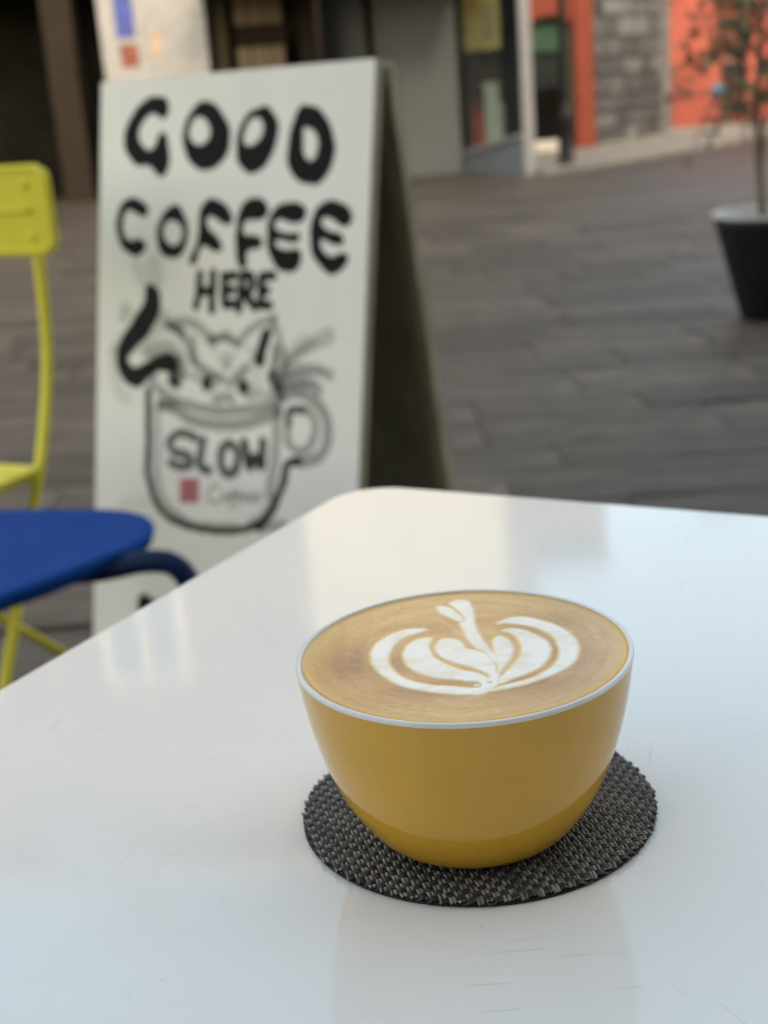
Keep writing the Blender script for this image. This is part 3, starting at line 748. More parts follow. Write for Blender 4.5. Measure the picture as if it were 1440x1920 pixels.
def rrect(hx, hy, r, n=10):
    out = []
    for cx, cy, a0 in ((hx - r, hy - r, 0), (-hx + r, hy - r, 90), (-hx + r, -hy + r, 180), (hx - r, -hy + r, 270)):
        out += [(cx + r * math.cos(math.radians(a0 + 90 * k / n)), cy + r * math.sin(math.radians(a0 + 90 * k / n))) for k in range(n + 1)]
    return out
hs = TS / 2
tb = MB(); rings = []
for inset, z in [(.002, .700), (0, .703), (0, .7265), (.0010, .7288), (.0034, .73)]:
    rings.append([(x * (hs - inset) / hs, y * (hs - inset) / hs, z) for x, y in rrect(hs, hs, .030, 12)])
nr = len(rings[0]); vv = [p for r_ in rings for p in r_]
tb.add(vv, [(i * nr + k, i * nr + (k + 1) % nr, (i + 1) * nr + (k + 1) % nr, (i + 1) * nr + k) for i in range(len(rings) - 1) for k in range(nr)], True)
tb.add(rings[-1], [tuple(range(nr))]); tb.add(rings[0], [tuple(range(nr - 1, -1, -1))])
tb.build('table_top', M_TABLE, t)
M_LEG = plain('white_painted_steel', (.72, .72, .71), .35, .05, 6)
for sx in (-1, 1):
    for sy in (-1, 1):
        lg = MB().tube([(sx * (hs - .06), sy * (hs - .06), .68), (sx * (hs - .045), sy * (hs - .045), .015)], .016, 16).build('leg', M_LEG, t)
        MB().lathe([(0, 0), (.02, 0), (.02, .02), (0, .02)], 16, sx * (hs - .045), sy * (hs - .045)).build('foot', M_BLACK, lg)
MB().box(-hs + .05, hs - .05, -hs + .05, -hs + .07, .665, .6995).box(-hs + .05, hs - .05, hs - .07, hs - .05, .665, .6995) \
    .box(-hs + .05, -hs + .07, -hs + .0705, hs - .0705, .665, .6995).box(hs - .07, hs - .05, -hs + .0705, hs - .0705, .665, .6995).build('apron', M_LEG, t)
tag(t, 'glossy white square cafe table carrying the coffee cup', 'table')

# ---------------------------------------------------------------- woven coaster
CC = Vector((.0216, .3690)); CR = .0531
co = empty('coaster', (CC.x, CC.y, .73))
M_CBASE = plain('coaster_backing', (.012, .011, .011), .7, .2, 300)
MB().lathe([(0, .0001), (CR - .0006, .0001), (CR - .0002, .0006), (CR - .0006, .0010), (0, .0010)], 160).build('backing', M_CBASE, co)
def weave_material():
    m, nt, p = mat_new('woven_vinyl_strand')
    a = attr_rgb(nt, 'tone')
    c = ramp(nt, a[0], [(0, (.010, .010, .011)), (.45, (.030, .029, .031)), (.75, (.10, .095, .094)), (1, (.23, .22, .215))])
    nt.links.new(c, p.inputs['Base Color']); p.inputs['Roughness'].default_value = .42
    h = nz(nt, 5000, 2, .5, obco(nt)); bump(nt, p, h, .15, .0002)
    return m
M_WEAVE = weave_material()
def weave(direction, name):
    pitch = .0023; amp = .00042; zc = .00140; rw = pitch * .245
    n = int(CR / pitch)
    V = []; F = []; T = []
    r = random.Random(11 + direction)
    for i in range(-n, n + 1):
        c0 = i * pitch
        half = math.sqrt(max(0, (CR - .0003) ** 2 - c0 ** 2))
        if half < pitch: continue
        m = int(half / pitch * 4)
        ts = np.linspace(-half, half, 2 * m + 1)
        for sub in (-1, 1):
            base = r.random()
            tone = (.74 + .26 * base) if direction == 0 else (.08 + (.28 if base < .7 else .55) * r.random())
            off = c0 + sub * rw * .98
            st = len(V)
            for t_ in ts:
                ph = math.pi * (t_ / pitch + i + (1 if direction else 0))
                z = zc + amp * math.cos(ph) * (1 + .25 * math.sin(i * 5.1 + sub)) + .00008 * math.sin(t_ * 140 + i)
                wob = .00010 * math.sin(t_ * 520 + i * 3 + sub) + .00008 * math.sin(t_ * 1300 + i)
                for a_ in (-1, -.5, .5, 1):
                    q = off + a_ * rw * .92 + wob; zz = z + rw * (.55 if abs(a_) < .9 else -.25)
                    V.append((t_, q, zz) if direction else (q, t_, zz)); T.append((min(1, max(0, tone + .08 * math.sin(t_ * 260 + i * 7.3 + sub) + r.uniform(-.05, .05))), 0, 0))
            for k in range(len(ts) - 1):
                for j in range(3):
                    a0 = st + k * 4 + j
                    F.append((a0, a0 + 4, a0 + 5, a0 + 1) if not direction else (a0, a0 + 1, a0 + 5, a0 + 4))
    V = np.array(V); ang = math.radians(14)
    ca, sa = math.cos(ang), math.sin(ang)
    V = np.stack([V[:, 0] * ca - V[:, 1] * sa, V[:, 0] * sa + V[:, 1] * ca, V[:, 2]], 1)
    me = bpy.data.meshes.new(name)
    q = np.array(F, np.int32)
    me.vertices.add(len(V)); me.vertices.foreach_set('co', V.astype(np.float32).ravel())
    me.loops.add(q.size); me.loops.foreach_set('vertex_index', q.ravel())
    me.polygons.add(len(q)); me.polygons.foreach_set('loop_start', np.arange(0, q.size, 4, dtype=np.int32))
    me.update(calc_edges=True); me.validate()
    me.polygons.foreach_set('use_smooth', np.ones(len(q), bool))
    color_attr(me, 'tone', np.array(T))
    me.materials.append(M_WEAVE)
    o = link(name, me, co); o['kind'] = 'stuff'
weave(0, 'warp_strands'); weave(1, 'weft_strands')
tag(co, 'round dark grey woven coaster under the coffee cup', 'coaster')

# ---------------------------------------------------------------- cup
CX, CY = .0193, .3572
ZB = .73245; HC = .0546
cup = empty('coffee_cup', (CX, CY, ZB))
def glaze(name, col, rough, var=.06, coat=.0):
    m, nt, p = mat_new(name)
    n = nz(nt, 30, 4, .6, obco(nt)); s_ = nz(nt, 900, 1, .5, obco(nt))
    c = ramp(nt, n, [(.3, tuple(x * (1 - var) for x in col)), (.7, tuple(min(1, x * (1 + var)) for x in col))])
    c = mixc(nt, mth(nt, 'MULTIPLY', mth(nt, 'SUBTRACT', s_, .80, True), 6, True), c, tuple(x * .45 for x in col))
    nt.links.new(c, p.inputs['Base Color']); p.inputs['Roughness'].default_value = rough
    p.inputs['Coat Weight'].default_value = coat; p.inputs['Coat Roughness'].default_value = .05
    bump(nt, p, nz(nt, 700, 2, .5, obco(nt)), .03, .0005)
    return m
M_CUP = glaze('mustard_glaze', (.60, .315, .040), .07)
M_CUPW = glaze('white_glaze', (.64, .645, .64), .08)
outer = np.array([(.0, .0006), (.0215, .0006), (.0225, .0), (.0252, .0), (.0272, .0009), (.0297, .0030), (.0325, .0066), (.0352, .0108), (.0379, .0156), (.0406, .0222), (.0432, .0305), (.0453, .0395), (.0467, .0480), (.04742, .0536)])
prof = [tuple(p) for p in catmull(outer[4:], 5)]
MB().lathe([tuple(p) for p in outer[:4]] + prof, 128).build('body', M_CUP, cup)
lip = catmull(np.array([(.04742, .0536), (.04748, .0540), (.04735, .0545), (.0470, .05480), (.0463, .05475), (.0456, .0541), (.0453, .0525)]), 5)
MB().lathe([tuple(p) for p in lip] + [(.0442, .046), (.042, .034), (.036, .016), (.026, .006), (0, .005)], 128).build('lining', M_CUPW, cup)
ha = math.radians(47)
def hp(r_, z, w=0): return (r_ * math.cos(ha) - w * math.sin(ha), r_ * math.sin(ha) + w * math.cos(ha), z)
hpath = catmull(np.array([hp(.0445, .0410), hp(.0530, .0425), hp(.0600, .0390), hp(.0615, .0310), hp(.0570, .0225), hp(.0480, .0180), hp(.0370, .0165)]), 5)
MB().tube([tuple(p) for p in hpath], .0036, 14).build('handle', M_CUP, cup)
tag(cup, 'mustard yellow ceramic cup with a white rim on the coaster', 'cup')

# ---------------------------------------------------------------- coffee with latte art
N = 300
lin = np.linspace(-1, 1, N)
A, B = np.meshgrid(lin, lin)
a, b_ = A.ravel(), B.ravel()
big = np.abs(a) > np.abs(b_)
rad = np.where(big, a, b_)
with np.errstate(divide='ignore', invalid='ignore'):
    phi = np.where(big, np.pi / 4 * np.nan_to_num(b_ / np.where(a == 0, 1, a)), np.pi / 2 - np.pi / 4 * np.nan_to_num(a / np.where(b_ == 0, 1, b_)))
CRAD = .04595
gx, gy = rad * np.cos(phi) * CRAD, rad * np.sin(phi) * CRAD
G = np.stack([gx, gy], 1); rr_ = np.hypot(gx, gy) / CRAD
foam = np.zeros(len(G))
# the small wobble keeps the poured edges from being perfectly smooth
wob = .00006 * np.stack([np.sin(gy * 900 + gx * 300) + .6 * np.sin(gy * 2300), np.sin(gx * 1000 - gy * 200) + .6 * np.sin(gx * 2100 + 1)], 1)
Gw = G + wob
for q in FOAM:
    P = catmull(np.array(q, float).reshape(-1, 2) * 1e-5, 5, True)
    idx = box_sub(Gw, P, .002); sdv = poly_sd(Gw[idx], P)
    foam[idx] = np.maximum(foam[idx], 1 - smooth_in(sdv, -.0009, .0013))
fol = foam.copy()
for q, wd, de in FOAM_FAINT:
    cv = stroke_cov(Gw, np.array(q, float).reshape(-1, 2) * 1e-5, [wd * 1e-5 * .3, wd * 1e-5 * .5], wd * 1e-5 * .8) * abs(de) * .55
    if de > 0: fol = np.maximum(fol, cv)
    else: fol = np.where(foam > .5, fol * (1 - cv), fol)
brown = np.zeros(len(G))
for cx_, cy_, sx_, sy_, am in [(-.032, -.002, .007, .014, .9), (-.022, -.006, .010, .010, .7), (-.012, -.024, .016, .008, .55), (.015, -.024, .016, .007, .6), (.028, -.006, .008, .016, .55), (.024, .016, .012, .010, .5), (-.006, .020, .02, .006, .25)]:
    brown = np.maximum(brown, am * np.exp(-((gx - cx_) / sx_) ** 2 - ((gy - cy_) / sy_) ** 2))
zz = np.where(rr_ > .955, ((rr_ - .955) / .045) ** 2 * .00045, 0) + .00012 * foam
me = grid_mesh('coffee', np.stack([gx, gy, zz], 1), N, N)
color_attr(me, 'pour', np.stack([fol, brown, rr_], 1))
th_ = np.arctan2(gy, gx)
color_attr(me, 'polar', np.stack([rr_, .5 + .5 * np.cos(th_), .5 + .5 * np.sin(th_)], 1))
def coffee_material():
    m, nt, p = mat_new('latte_crema')
    at = attr_rgb(nt, 'pour')
    po = attr_rgb(nt, 'polar')
    cb = nt.nodes.new('ShaderNodeCombineXYZ')
    nt.links.new(mth(nt, 'MULTIPLY', po[0], 13), cb.inputs[0]); nt.links.new(mth(nt, 'MULTIPLY', po[1], 2.2), cb.inputs[1]); nt.links.new(mth(nt, 'MULTIPLY', po[2], 2.2), cb.inputs[2])
    ring = nz(nt, 1.0, 5, .6, cb.outputs[0], .5)
    sw = nz(nt, 75, 6, .65, obco(nt, (1, 1.8, 1)), .8); fine = nz(nt, 480, 5, .7, obco(nt, (1, 1.5, 1)))
    tone = mth(nt, 'ADD', mth(nt, 'MULTIPLY', at[1], .85), mth(nt, 'MULTIPLY', sw, .38))
    tone = mth(nt, 'ADD', tone, mth(nt, 'MULTIPLY', mth(nt, 'SUBTRACT', ring, .5), .75))
    tone = mth(nt, 'ADD', tone, mth(nt, 'MULTIPLY', mth(nt, 'SUBTRACT', fine, .5), .95))
    c = ramp(nt, tone, [(.05, (.70, .42, .17)), (.32, (.56, .305, .112)), (.62, (.43, .212, .078)), (.95, (.29, .128, .048))])
    edge = mth(nt, 'MULTIPLY', mth(nt, 'SUBTRACT', at[2], .90, True), 12, True)
    c = mixc(nt, mth(nt, 'MULTIPLY', edge, .65), c, (.62, .375, .105))
    rim_ = mth(nt, 'MULTIPLY', mth(nt, 'SUBTRACT', at[2], .985, True), 60, True)
    c = mixc(nt, mth(nt, 'MULTIPLY', rim_, .6), c, (.30, .15, .05))
    # milk: bleeds through tan into the crema at its edge, slightly uneven inside
    f = mth(nt, 'ADD', at[0], mth(nt, 'MULTIPLY', mth(nt, 'SUBTRACT', fine, .5), .30))
    f = mth(nt, 'ADD', f, mth(nt, 'MULTIPLY', mth(nt, 'SUBTRACT', sw, .5), .5), True)
    milk = ramp(nt, sw, [(.28, (.78, .69, .56)), (.55, (.87, .845, .80))])
    f1 = mth(nt, 'MULTIPLY', f, 2.0, True); f2 = mth(nt, 'SUBTRACT', mth(nt, 'MULTIPLY', f, 2.0), 1.0, True)
    c = mixc(nt, f1, c, (.74, .53, .28))
    c = mixc(nt, f2, c, milk)
    bub = nt.nodes.new('ShaderNodeTexVoronoi'); bub.inputs['Scale'].default_value = 520
    nt.links.new(obco(nt), bub.inputs['Vector'])
    pit = mth(nt, 'LESS_THAN', bub.outputs['Distance'], .10)
    pit = mth(nt, 'MULTIPLY', pit, mth(nt, 'GREATER_THAN', nz(nt, 60, 2, .5, obco(nt)), .54))
    c = mixc(nt, mth(nt, 'MULTIPLY', pit, .30), c, (.16, .075, .03))
    nt.links.new(c, p.inputs['Base Color'])
    p.inputs['Roughness'].default_value = .20; p.inputs['Specular IOR Level'].default_value = .5
    p.inputs['Subsurface Weight'].default_value = .12; p.inputs['Subsurface Radius'].default_value = (.003, .002, .001); p.inputs['Subsurface Scale'].default_value = .3
    bump(nt, p, mth(nt, 'ADD', nz(nt, 620, 3, .6, obco(nt, (1, 2.5, 1))), mth(nt, 'MULTIPLY', sw, .6)), .10, .0007)
    return m
me.materials.append(coffee_material())
cf = link('coffee', me); cf.location = (CX, CY, ZB + .0541)
tag(cf, 'latte with a white tulip poured in its tan foam', 'coffee')
# two small foam bubbles near the base of the tulip
for k, (bx, by, br) in enumerate([(.0019, -.0240, .0011), (.0052, -.0222, .0009)]):
    bb = MB().lathe([(br * math.cos(q), br * .25 * math.sin(q)) for q in [i * math.pi / 14 for i in range(8)]], 16, bx, by)
    bo = bb.build('bubble', M_BUB if False else plain('foam_bubble', (.80, .70, .56), .12, .1, 400), cf); bo.location = (0, 0, .0001)

# ---------------------------------------------------------------- A-frame sign
SPHI = .62508; SW_ = .55; SH_ = .9759; TF, TR_ = .20577, .1394
sg = empty('a_frame_sign', (-.18583, 2.20789, 0), -SPHI)
nf = math.sqrt(1 + TF * TF); LF = SH_ * nf - .004
M_SWOOD = plain('weathered_sign_timber', (.34, .30, .235), .7, .25, 10, stretch=(6, 6, 1), bmp=.1)
M_SDARK = plain('dark_sign_back', (.24, .225, .18), .75, .2, 8)
def sign_point(u, v, t):      # t: depth behind the printed face
    return (-SW_ / 2 + u, -v * TF / nf + t / nf, SH_ - v / nf - t * TF / nf)
def rear_point(u, v, t):      # t: depth in front of the rear face, towards the inside
    nr_ = math.sqrt(1 + TR_ * TR_)
    return (-SW_ / 2 + u, .046 + v * TR_ / nr_ - t / nr_, SH_ - .006 - v / nr_ - t * TR_ / nr_)
def slab(pt, u0, u1, v0, v1, t0, t1):
    return [pt(u0, v0, t0), pt(u1, v0, t0), pt(u1, v1, t0), pt(u0, v1, t0), pt(u0, v0, t1), pt(u1, v0, t1), pt(u1, v1, t1), pt(u0, v1, t1)]
BOXF = [(0, 3, 2, 1), (4, 5, 6, 7), (0, 1, 5, 4), (1, 2, 6, 5), (2, 3, 7, 6), (3, 0, 4, 7)]
fp = MB().add(slab(sign_point, 0, SW_, 0, LF, .0012, .020), BOXF).build('front_panel', M_SWOOD, sg)
MB().add(slab(sign_point, .03, SW_ - .03, .03, LF - .03, .0202, .024), BOXF).build('backing', M_SDARK, fp)
LR = (SH_ - .006) * math.sqrt(1 + TR_ * TR_) - .004
rp = MB().add(slab(rear_point, 0, SW_, 0, LR, 0, .018), BOXF).build('rear_panel', M_SWOOD, sg)
MB().add(slab(rear_point, .028, SW_ - .028, .03, LR - .03, .0182, .021), BOXF).build('backing', M_SDARK, rp)
for u in (.09, .46):
    MB().tube([(-SW_ / 2 + u - .03,   .024, SH_ - .012), (-SW_ / 2 + u + .03, .024, SH_ - .012)], .006, 10).build('hinge', M_BLACK, sg)
# the painted face
NU, NV = 260, 460
uu, vv2 = np.meshgrid(np.linspace(0, SW_, NU), np.linspace(0, LF, NV))
G = np.stack([uu.ravel(), vv2.ravel()], 1)
ink = np.zeros(len(G))
hand = .0006 * np.stack([np.sin(G[:, 1] * 160 + G[:, 0] * 60), np.sin(G[:, 0] * 190 - G[:, 1] * 40)], 1)
Gh = G + hand
for pl_ in SIGN_POLYS:
    d = None
    P0 = catmull(np.array(pl_[0], float).reshape(-1, 2) * 1e-4, 4, True); idx = box_sub(Gh, P0, .01)
    d = poly_sd(Gh[idx], P0)
    for h_ in pl_[1:]:
        d = np.maximum(d, -poly_sd(Gh[idx], catmull(np.array(h_, float).reshape(-1, 2) * 1e-4, 4, True)))
    ink[idx] = np.maximum(ink[idx], 1 - smooth_in(d, .0018, .0044))
for pts, wd, de, sf in SIGN_STROKES:
    cv = stroke_cov(Gh, np.array(pts, float).reshape(-1, 2) * 1e-4, [w_ * 1.55e-4 for w_ in wd], max(.0012, sf * 1e-4))
    ink = 1 - (1 - ink) * (1 - cv * min(.99, de * 1.12))
sp = np.array(SIGN_STAMP, float).reshape(-1, 2) * 1e-4
stamp = 1 - smooth_in(poly_sd(G, sp), -.001, .0015)
mark = np.zeros(len(G))
sc_ = sp.mean(0); sx_, sy_ = np.ptp(sp[:, 0]), np.ptp(sp[:, 1])
for s_ in [[(-.3, -.3), (.3, -.3)], [(0, -.42), (0, -.05)], [(-.28, -.05), (.28, -.08)], [(-.25, .12), (-.25, .38), (.25, .38), (.25, .12), (-.25, .12)], [(0, .12), (0, .38)]]:
    mark = np.maximum(mark, stroke_cov(G, sc_ + np.array(s_) * [sx_, sy_], [.0025, .0025], .0008))
pos = np.array([sign_point(u, v, 0.0) for u, v in G])
me = grid_mesh('painted_face', pos, NU, NV)
me.flip_normals()
color_attr(me, 'ink', np.stack([ink, stamp, mark], 1))
def sign_material():
    m, nt, p = mat_new('white_sign_paint')
    at = attr_rgb(nt, 'ink')
    w_ = ramp(nt, nz(nt, 7, 5, .6, obco(nt)), [(.3, (.79, .785, .755)), (.7, (.84, .835, .805))])
    dry = nz(nt, 120, 3, .6, obco(nt, (1, 1, .5)))
    k = mth(nt, 'MULTIPLY', at[0], mth(nt, 'ADD', 1.0, mth(nt, 'MULTIPLY', mth(nt, 'SUBTRACT', dry, .5), .06)), True)
    c = mixc(nt, mth(nt, 'MULTIPLY', at[1], .85), w_, (.50, .09, .11))
    c = mixc(nt, mth(nt, 'MULTIPLY', at[2], .7), c, (.16, .03, .03))
    c = mixc(nt, k, c, (.006, .0065, .0065))
    nt.links.new(c, p.inputs['Base Color']); p.inputs['Roughness'].default_value = .65; p.inputs['Specular IOR Level'].default_value = .12
    return m
me.materials.append(sign_material())
link('painted_face', me, fp)
tag(sg, 'white A-frame pavement sign hand-painted with GOOD COFFEE HERE and a cat in a mug', 'sign')

# ---------------------------------------------------------------- yellow folding chair
M_YELLOW = plain('yellow_powder_coat', (.70, .64, .075), .38, .05, 8)
ch = empty('folding_chair', (-.658, 2.025, 0), math.radians(-26.1))
bw = .222
bp = MB()
NXB = 26; outl = rrect(bw, .064, .022, 6)
vv = [(x, .062 + .10 * (x * x) - .0, .806 + z) for x, z in outl]
nb_ = len(vv)
bk = MB(); back_t = .006
bk.add([(x, y - back_t, z) for x, y, z in vv] + [(x, y + back_t, z) for x, y, z in vv], [])
# front and rear faces as strips so that the plate can curve
bm = bmesh.new()
def plate(bm, yoff, inset=0.0, depth=0.0):
    rows = []
    for z_ in np.linspace(-.064 + inset, .064 - inset, 13):
        row = []
        for k in range(41):
            x_ = (bw - inset) * (-1 + k / 20)
            # round the corners by pulling the row ends in
            zz_ = abs(z_); lim = bw - inset
            rc = .022
            if zz_ > .064 - inset - rc:
                dz = zz_ - (.064 - inset - rc); lim = bw - inset - rc + math.sqrt(max(0, rc * rc - dz * dz))
            x_ = x_ / (bw - inset) * lim
            row.append(bm.verts.new((x_, .060 + .03 * x_ * x_ + yoff, .806 + z_)))
        rows.append(row)
    return rows
fr_ = plate(bm, -.002); rr2 = plate(bm, .002)
for rows, flip in ((fr_, False), (rr2, True)):
    for i in range(12):
        for k in range(40):
            q = [rows[i][k], rows[i][k + 1], rows[i + 1][k + 1], rows[i + 1][k]]
            bm.faces.new(q[::-1] if flip else q)
for k in range(40):
    bm.faces.new([fr_[0][k + 1], fr_[0][k], rr2[0][k], rr2[0][k + 1]]); bm.faces.new([fr_[12][k], fr_[12][k + 1], rr2[12][k + 1], rr2[12][k]])
for i in range(12):
    bm.faces.new([fr_[i][0], fr_[i + 1][0], rr2[i + 1][0], rr2[i][0]]); bm.faces.new([fr_[i + 1][40], fr_[i][40], rr2[i][40], rr2[i + 1][40]])
me = bpy.data.meshes.new('backrest'); bm.to_mesh(me); bm.free(); me.materials.append(M_YELLOW)
bo = link('backrest', me, ch)
def on_back(x_, z_, o_=-.003): return (x_, .060 + .03 * x_ * x_ + o_, z_)
MB().tube([on_back(x_, .806 + .0) for x_ in np.linspace(-.185, .185, 24)], .0035, 8).build('ridge', M_YELLOW, bo)
rim = [on_back(x_ * (bw - .006) / bw, .806 + z_ * .058 / .064) for x_, z_ in rrect(bw, .064, .022, 6)]
MB().tube(rim + rim[:1], .0032, 8, False).build('rim', M_YELLOW, bo)
for sx in (-1, 1):
    for z_ in (.806 + .036, .806 - .038):
        p_ = on_back(sx * .178, z_, -.0025)
        rv = MB().lathe([(.007 * math.cos(q), .0035 * math.sin(q)) for q in [i * math.pi / 12 for i in range(7)]], 14)
        rv.v = [(x_ + p_[0], p_[1] - zz2, y_ + p_[2]) for x_, y_, zz2 in rv.v]
        rv.build('rivet', M_YELLOW, bo)
for sx in (-1, 1):
    path = catmull(np.array([(sx * .178, .070, .83), (sx * .178, .068, .74), (sx * .178, .055, .60), (sx * .179, .012, .47), (sx * .180, -.06, .33), (sx * .182, -.15, .16), (sx * .184, -.245, .006)]), 6)
    MB().tube([tuple(p_) for p_ in path], .0085, 12).build('back_leg', M_YELLOW, ch)
    path = [(sx * .155, -.335, .435), (sx * .157, -.10, .24), (sx * .16, .165, .006)]
    MB().tube(path, .0078, 12).build('front_leg', M_YELLOW, ch)
for k in range(7):
    y0 = -.022 - k * .052
    MB().box(-.202, .202, y0 - .044, y0, .445, .453).build('seat_slat', M_YELLOW, ch, .003)
for sx in (-1, 1): MB().box(sx * .160 - .008, sx * .160 + .008, -.37, .0, .425, .4445).build('seat_rail', M_YELLOW, ch)
MB().tube([(-.18, -.20, .085), (.18, -.20, .085)], .007, 10).build('crossbar', M_YELLOW, ch)
tag(ch, 'yellow metal folding chair behind the blue stool', 'chair')

# ---------------------------------------------------------------- blue stool
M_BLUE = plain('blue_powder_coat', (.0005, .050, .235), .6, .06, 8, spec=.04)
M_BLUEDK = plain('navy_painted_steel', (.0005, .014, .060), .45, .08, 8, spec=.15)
bs = empty('stool', (-.52, 1.52, 0))
so = [(-.279, 1.578), (-.292, 1.632), (-.331, 1.672), (-.411, 1.700), (-.498, 1.716), (-.60, 1.722), (-.69, 1.700), (-.745, 1.63), (-.745, 1.53), (-.70, 1.42), (-.62, 1.335), (-.53, 1.300), (-.465, 1.328), (-.417, 1.383), (-.369, 1.433), (-.321, 1.493), (-.288, 1.536)]
ol = catmull(np.array(so) - [-.52, 1.52], 6, True)
bm = bmesh.new()
cz = ol.mean(0)
levels = [(.955, .450 - .022), (.985, .450 - .016), (1.004, .450 - .005), (.992, .450 - .0008), (.94, .4492), (.80, .447), (.5, .4455), (.2, .445)]
prev = None
for sc, z_ in levels:
    ring = [bm.verts.new((cz[0] + (p_[0] - cz[0]) * sc, cz[1] + (p_[1] - cz[1]) * sc, z_)) for p_ in ol]
    if prev:
        for k in range(len(ring)):
            f_ = bm.faces.new([prev[k], prev[(k + 1) % len(ring)], ring[(k + 1) % len(ring)], ring[k]]); f_.smooth = True
    else: base_ring = ring
    prev = ring
bm.faces.new(prev); bm.faces.new(base_ring[::-1])
bmesh.ops.recalc_face_normals(bm, faces=bm.faces)
me = bpy.data.meshes.new('seat'); bm.to_mesh(me); bm.free(); me.materials.append(M_BLUE)
link('seat', me, bs)
def stool_leg(pts):
    P = catmull(np.array(pts) - [-.52, 1.52, 0], 7)
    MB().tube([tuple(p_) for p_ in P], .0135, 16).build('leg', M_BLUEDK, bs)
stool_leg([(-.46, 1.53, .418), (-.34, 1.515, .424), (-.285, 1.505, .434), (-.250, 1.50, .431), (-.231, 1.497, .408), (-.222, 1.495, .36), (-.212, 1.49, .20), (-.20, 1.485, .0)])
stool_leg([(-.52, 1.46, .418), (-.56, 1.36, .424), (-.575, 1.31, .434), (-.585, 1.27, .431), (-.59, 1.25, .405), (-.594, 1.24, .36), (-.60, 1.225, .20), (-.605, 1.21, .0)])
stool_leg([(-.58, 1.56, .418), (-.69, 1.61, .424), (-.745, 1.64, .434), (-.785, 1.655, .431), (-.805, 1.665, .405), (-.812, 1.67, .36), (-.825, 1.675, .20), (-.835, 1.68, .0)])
tag(bs, 'blue metal stool with a navy bent tube leg beside the table', 'stool')

# ---------------------------------------------------------------- black planter and its tree
PX, PY = 1.50, 5.08
pt = empty('planter', (PX, PY, 0))
M_POT = plain('black_resin_pot', (.006, .008, .011), .5, .15, 8, spec=.25)
M_POTRIM = plain('pale_pot_liner', (.45, .45, .45), .35, .06, 8)
MB().lathe([(0, .008), (.108, .008), (.115, .02), (.205, .355), (.212, .378), (.206, .381)], 48).build('pot', M_POT, pt)
MB().lathe([(.206, .3815), (.216, .383), (.221, .390), (.218, .397), (.206, .400), (.196, .396), (.186, .375), (.172, .335)], 48).build('liner_rim', M_POTRIM, pt)
tag(pt, 'black tapered plant pot with a pale rim at the right edge', 'planter')
so_ = MB().lathe([(.170, .345), (.10, .352), (0, .356)], 32).build('soil', plain('potting_soil', (.045, .036, .026), .95, .4, 60, bmp=.6)); so_.location = (PX, PY, 0)
tag(so_, 'dark soil filling the black plant pot', 'soil')

M_BARK = plain('grey_brown_bark', (.17, .135, .10), .8, .25, 12, bmp=.3, stretch=(3, 3, .6))
def leaf_material():
    m, nt, p = mat_new('olive_green_leaf')
    at = attr_rgb(nt, 'tone')
    c = ramp(nt, at[0], [(0, (.045, .060, .025)), (.5, (.085, .105, .045)), (1, (.16, .17, .085))])
    nt.links.new(c, p.inputs['Base Color']); p.inputs['Roughness'].default_value = .5
    p.inputs['Transmission Weight'].default_value = 0.0
    return m
tr = empty('potted_tree', (PX, PY, .35))
rt = random.Random(21)
tk = catmull(np.array([(-.035, 0, -.01), (-.045, .01, .18), (-.060, .0, .36), (-.055, -.01, .60), (-.03, 0, .95), (-.02, .02, 1.35), (0, .0, 1.75)]), 6)
MB().tube([tuple(p_) for p_ in tk], list(np.linspace(.017, .006, len(tk))), 10).build('trunk', M_BARK, tr)
tk2 = catmull(np.array([(-.01, .03, -.01), (-.035, .03, .16), (-.02, .03, .34), (.03, .05, .62), (.07, .05, .95), (.10, .04, 1.3)]), 6)
MB().tube([tuple(p_) for p_ in tk2], list(np.linspace(.011, .004, len(tk2))), 8).build('trunk', M_BARK, tr)
br = MB(); tips = []
for k in range(76):
    src = tk if k % 3 else tk2
    i = rt.randrange(int(len(src) * .36), len(src)); s_ = Vector(src[i])
    an = rt.uniform(0, 6.283); ln = rt.uniform(.16, .36)
    d_ = Vector((math.cos(an), math.sin(an), rt.uniform(.1, .9)))
    p1 = s_ + d_ * ln * .5; p2 = s_ + d_ * ln + Vector((0, 0, -rt.uniform(.05, .22))); p3 = p2 + Vector((d_.x * .08, d_.y * .08, -rt.uniform(.08, .20)))
    br.tube([s_, p1, p2, p3], [.0035, .0025, .0018, .0008], 5)
    tips += [(s_.lerp(p1, .6), p1), (p1, p2), (p2, p3)]
br.build('branches', M_BARK, tr)
V = []; F = []; T = []
for a_, b2 in tips:
    for k in range(rt.randrange(9, 18)):
        p_ = a_.lerp(b2, rt.random()); d_ = Vector((rt.gauss(0, 1), rt.gauss(0, 1), rt.gauss(-.35, .8))).normalized()
        n_ = d_.cross(Vector((rt.gauss(0, 1), rt.gauss(0, 1), rt.gauss(0, 1)))).normalized()
        up = d_.cross(n_)
        L_ = rt.uniform(.026, .052); w_ = L_ * rt.uniform(.16, .24); st = len(V)
        V += [p_, p_ + d_ * L_ * .5 + n_ * w_ + up * .004, p_ + d_ * L_, p_ + d_ * L_ * .5 - n_ * w_ + up * .004, p_ + d_ * L_ * .5]
        F += [(st, st + 1, st + 4), (st + 1, st + 2, st + 4), (st + 2, st + 3, st + 4), (st + 3, st, st + 4)]
        T += [(rt.random(), 0, 0)] * 5
me = bpy.data.meshes.new('crown'); me.from_pydata([tuple(v) for v in V], [], F); color_attr(me, 'tone', np.array(T)); me.materials.append(leaf_material())
link('crown', me, tr)
tag(tr, 'slender small-leaved tree growing in the black pot', 'tree')

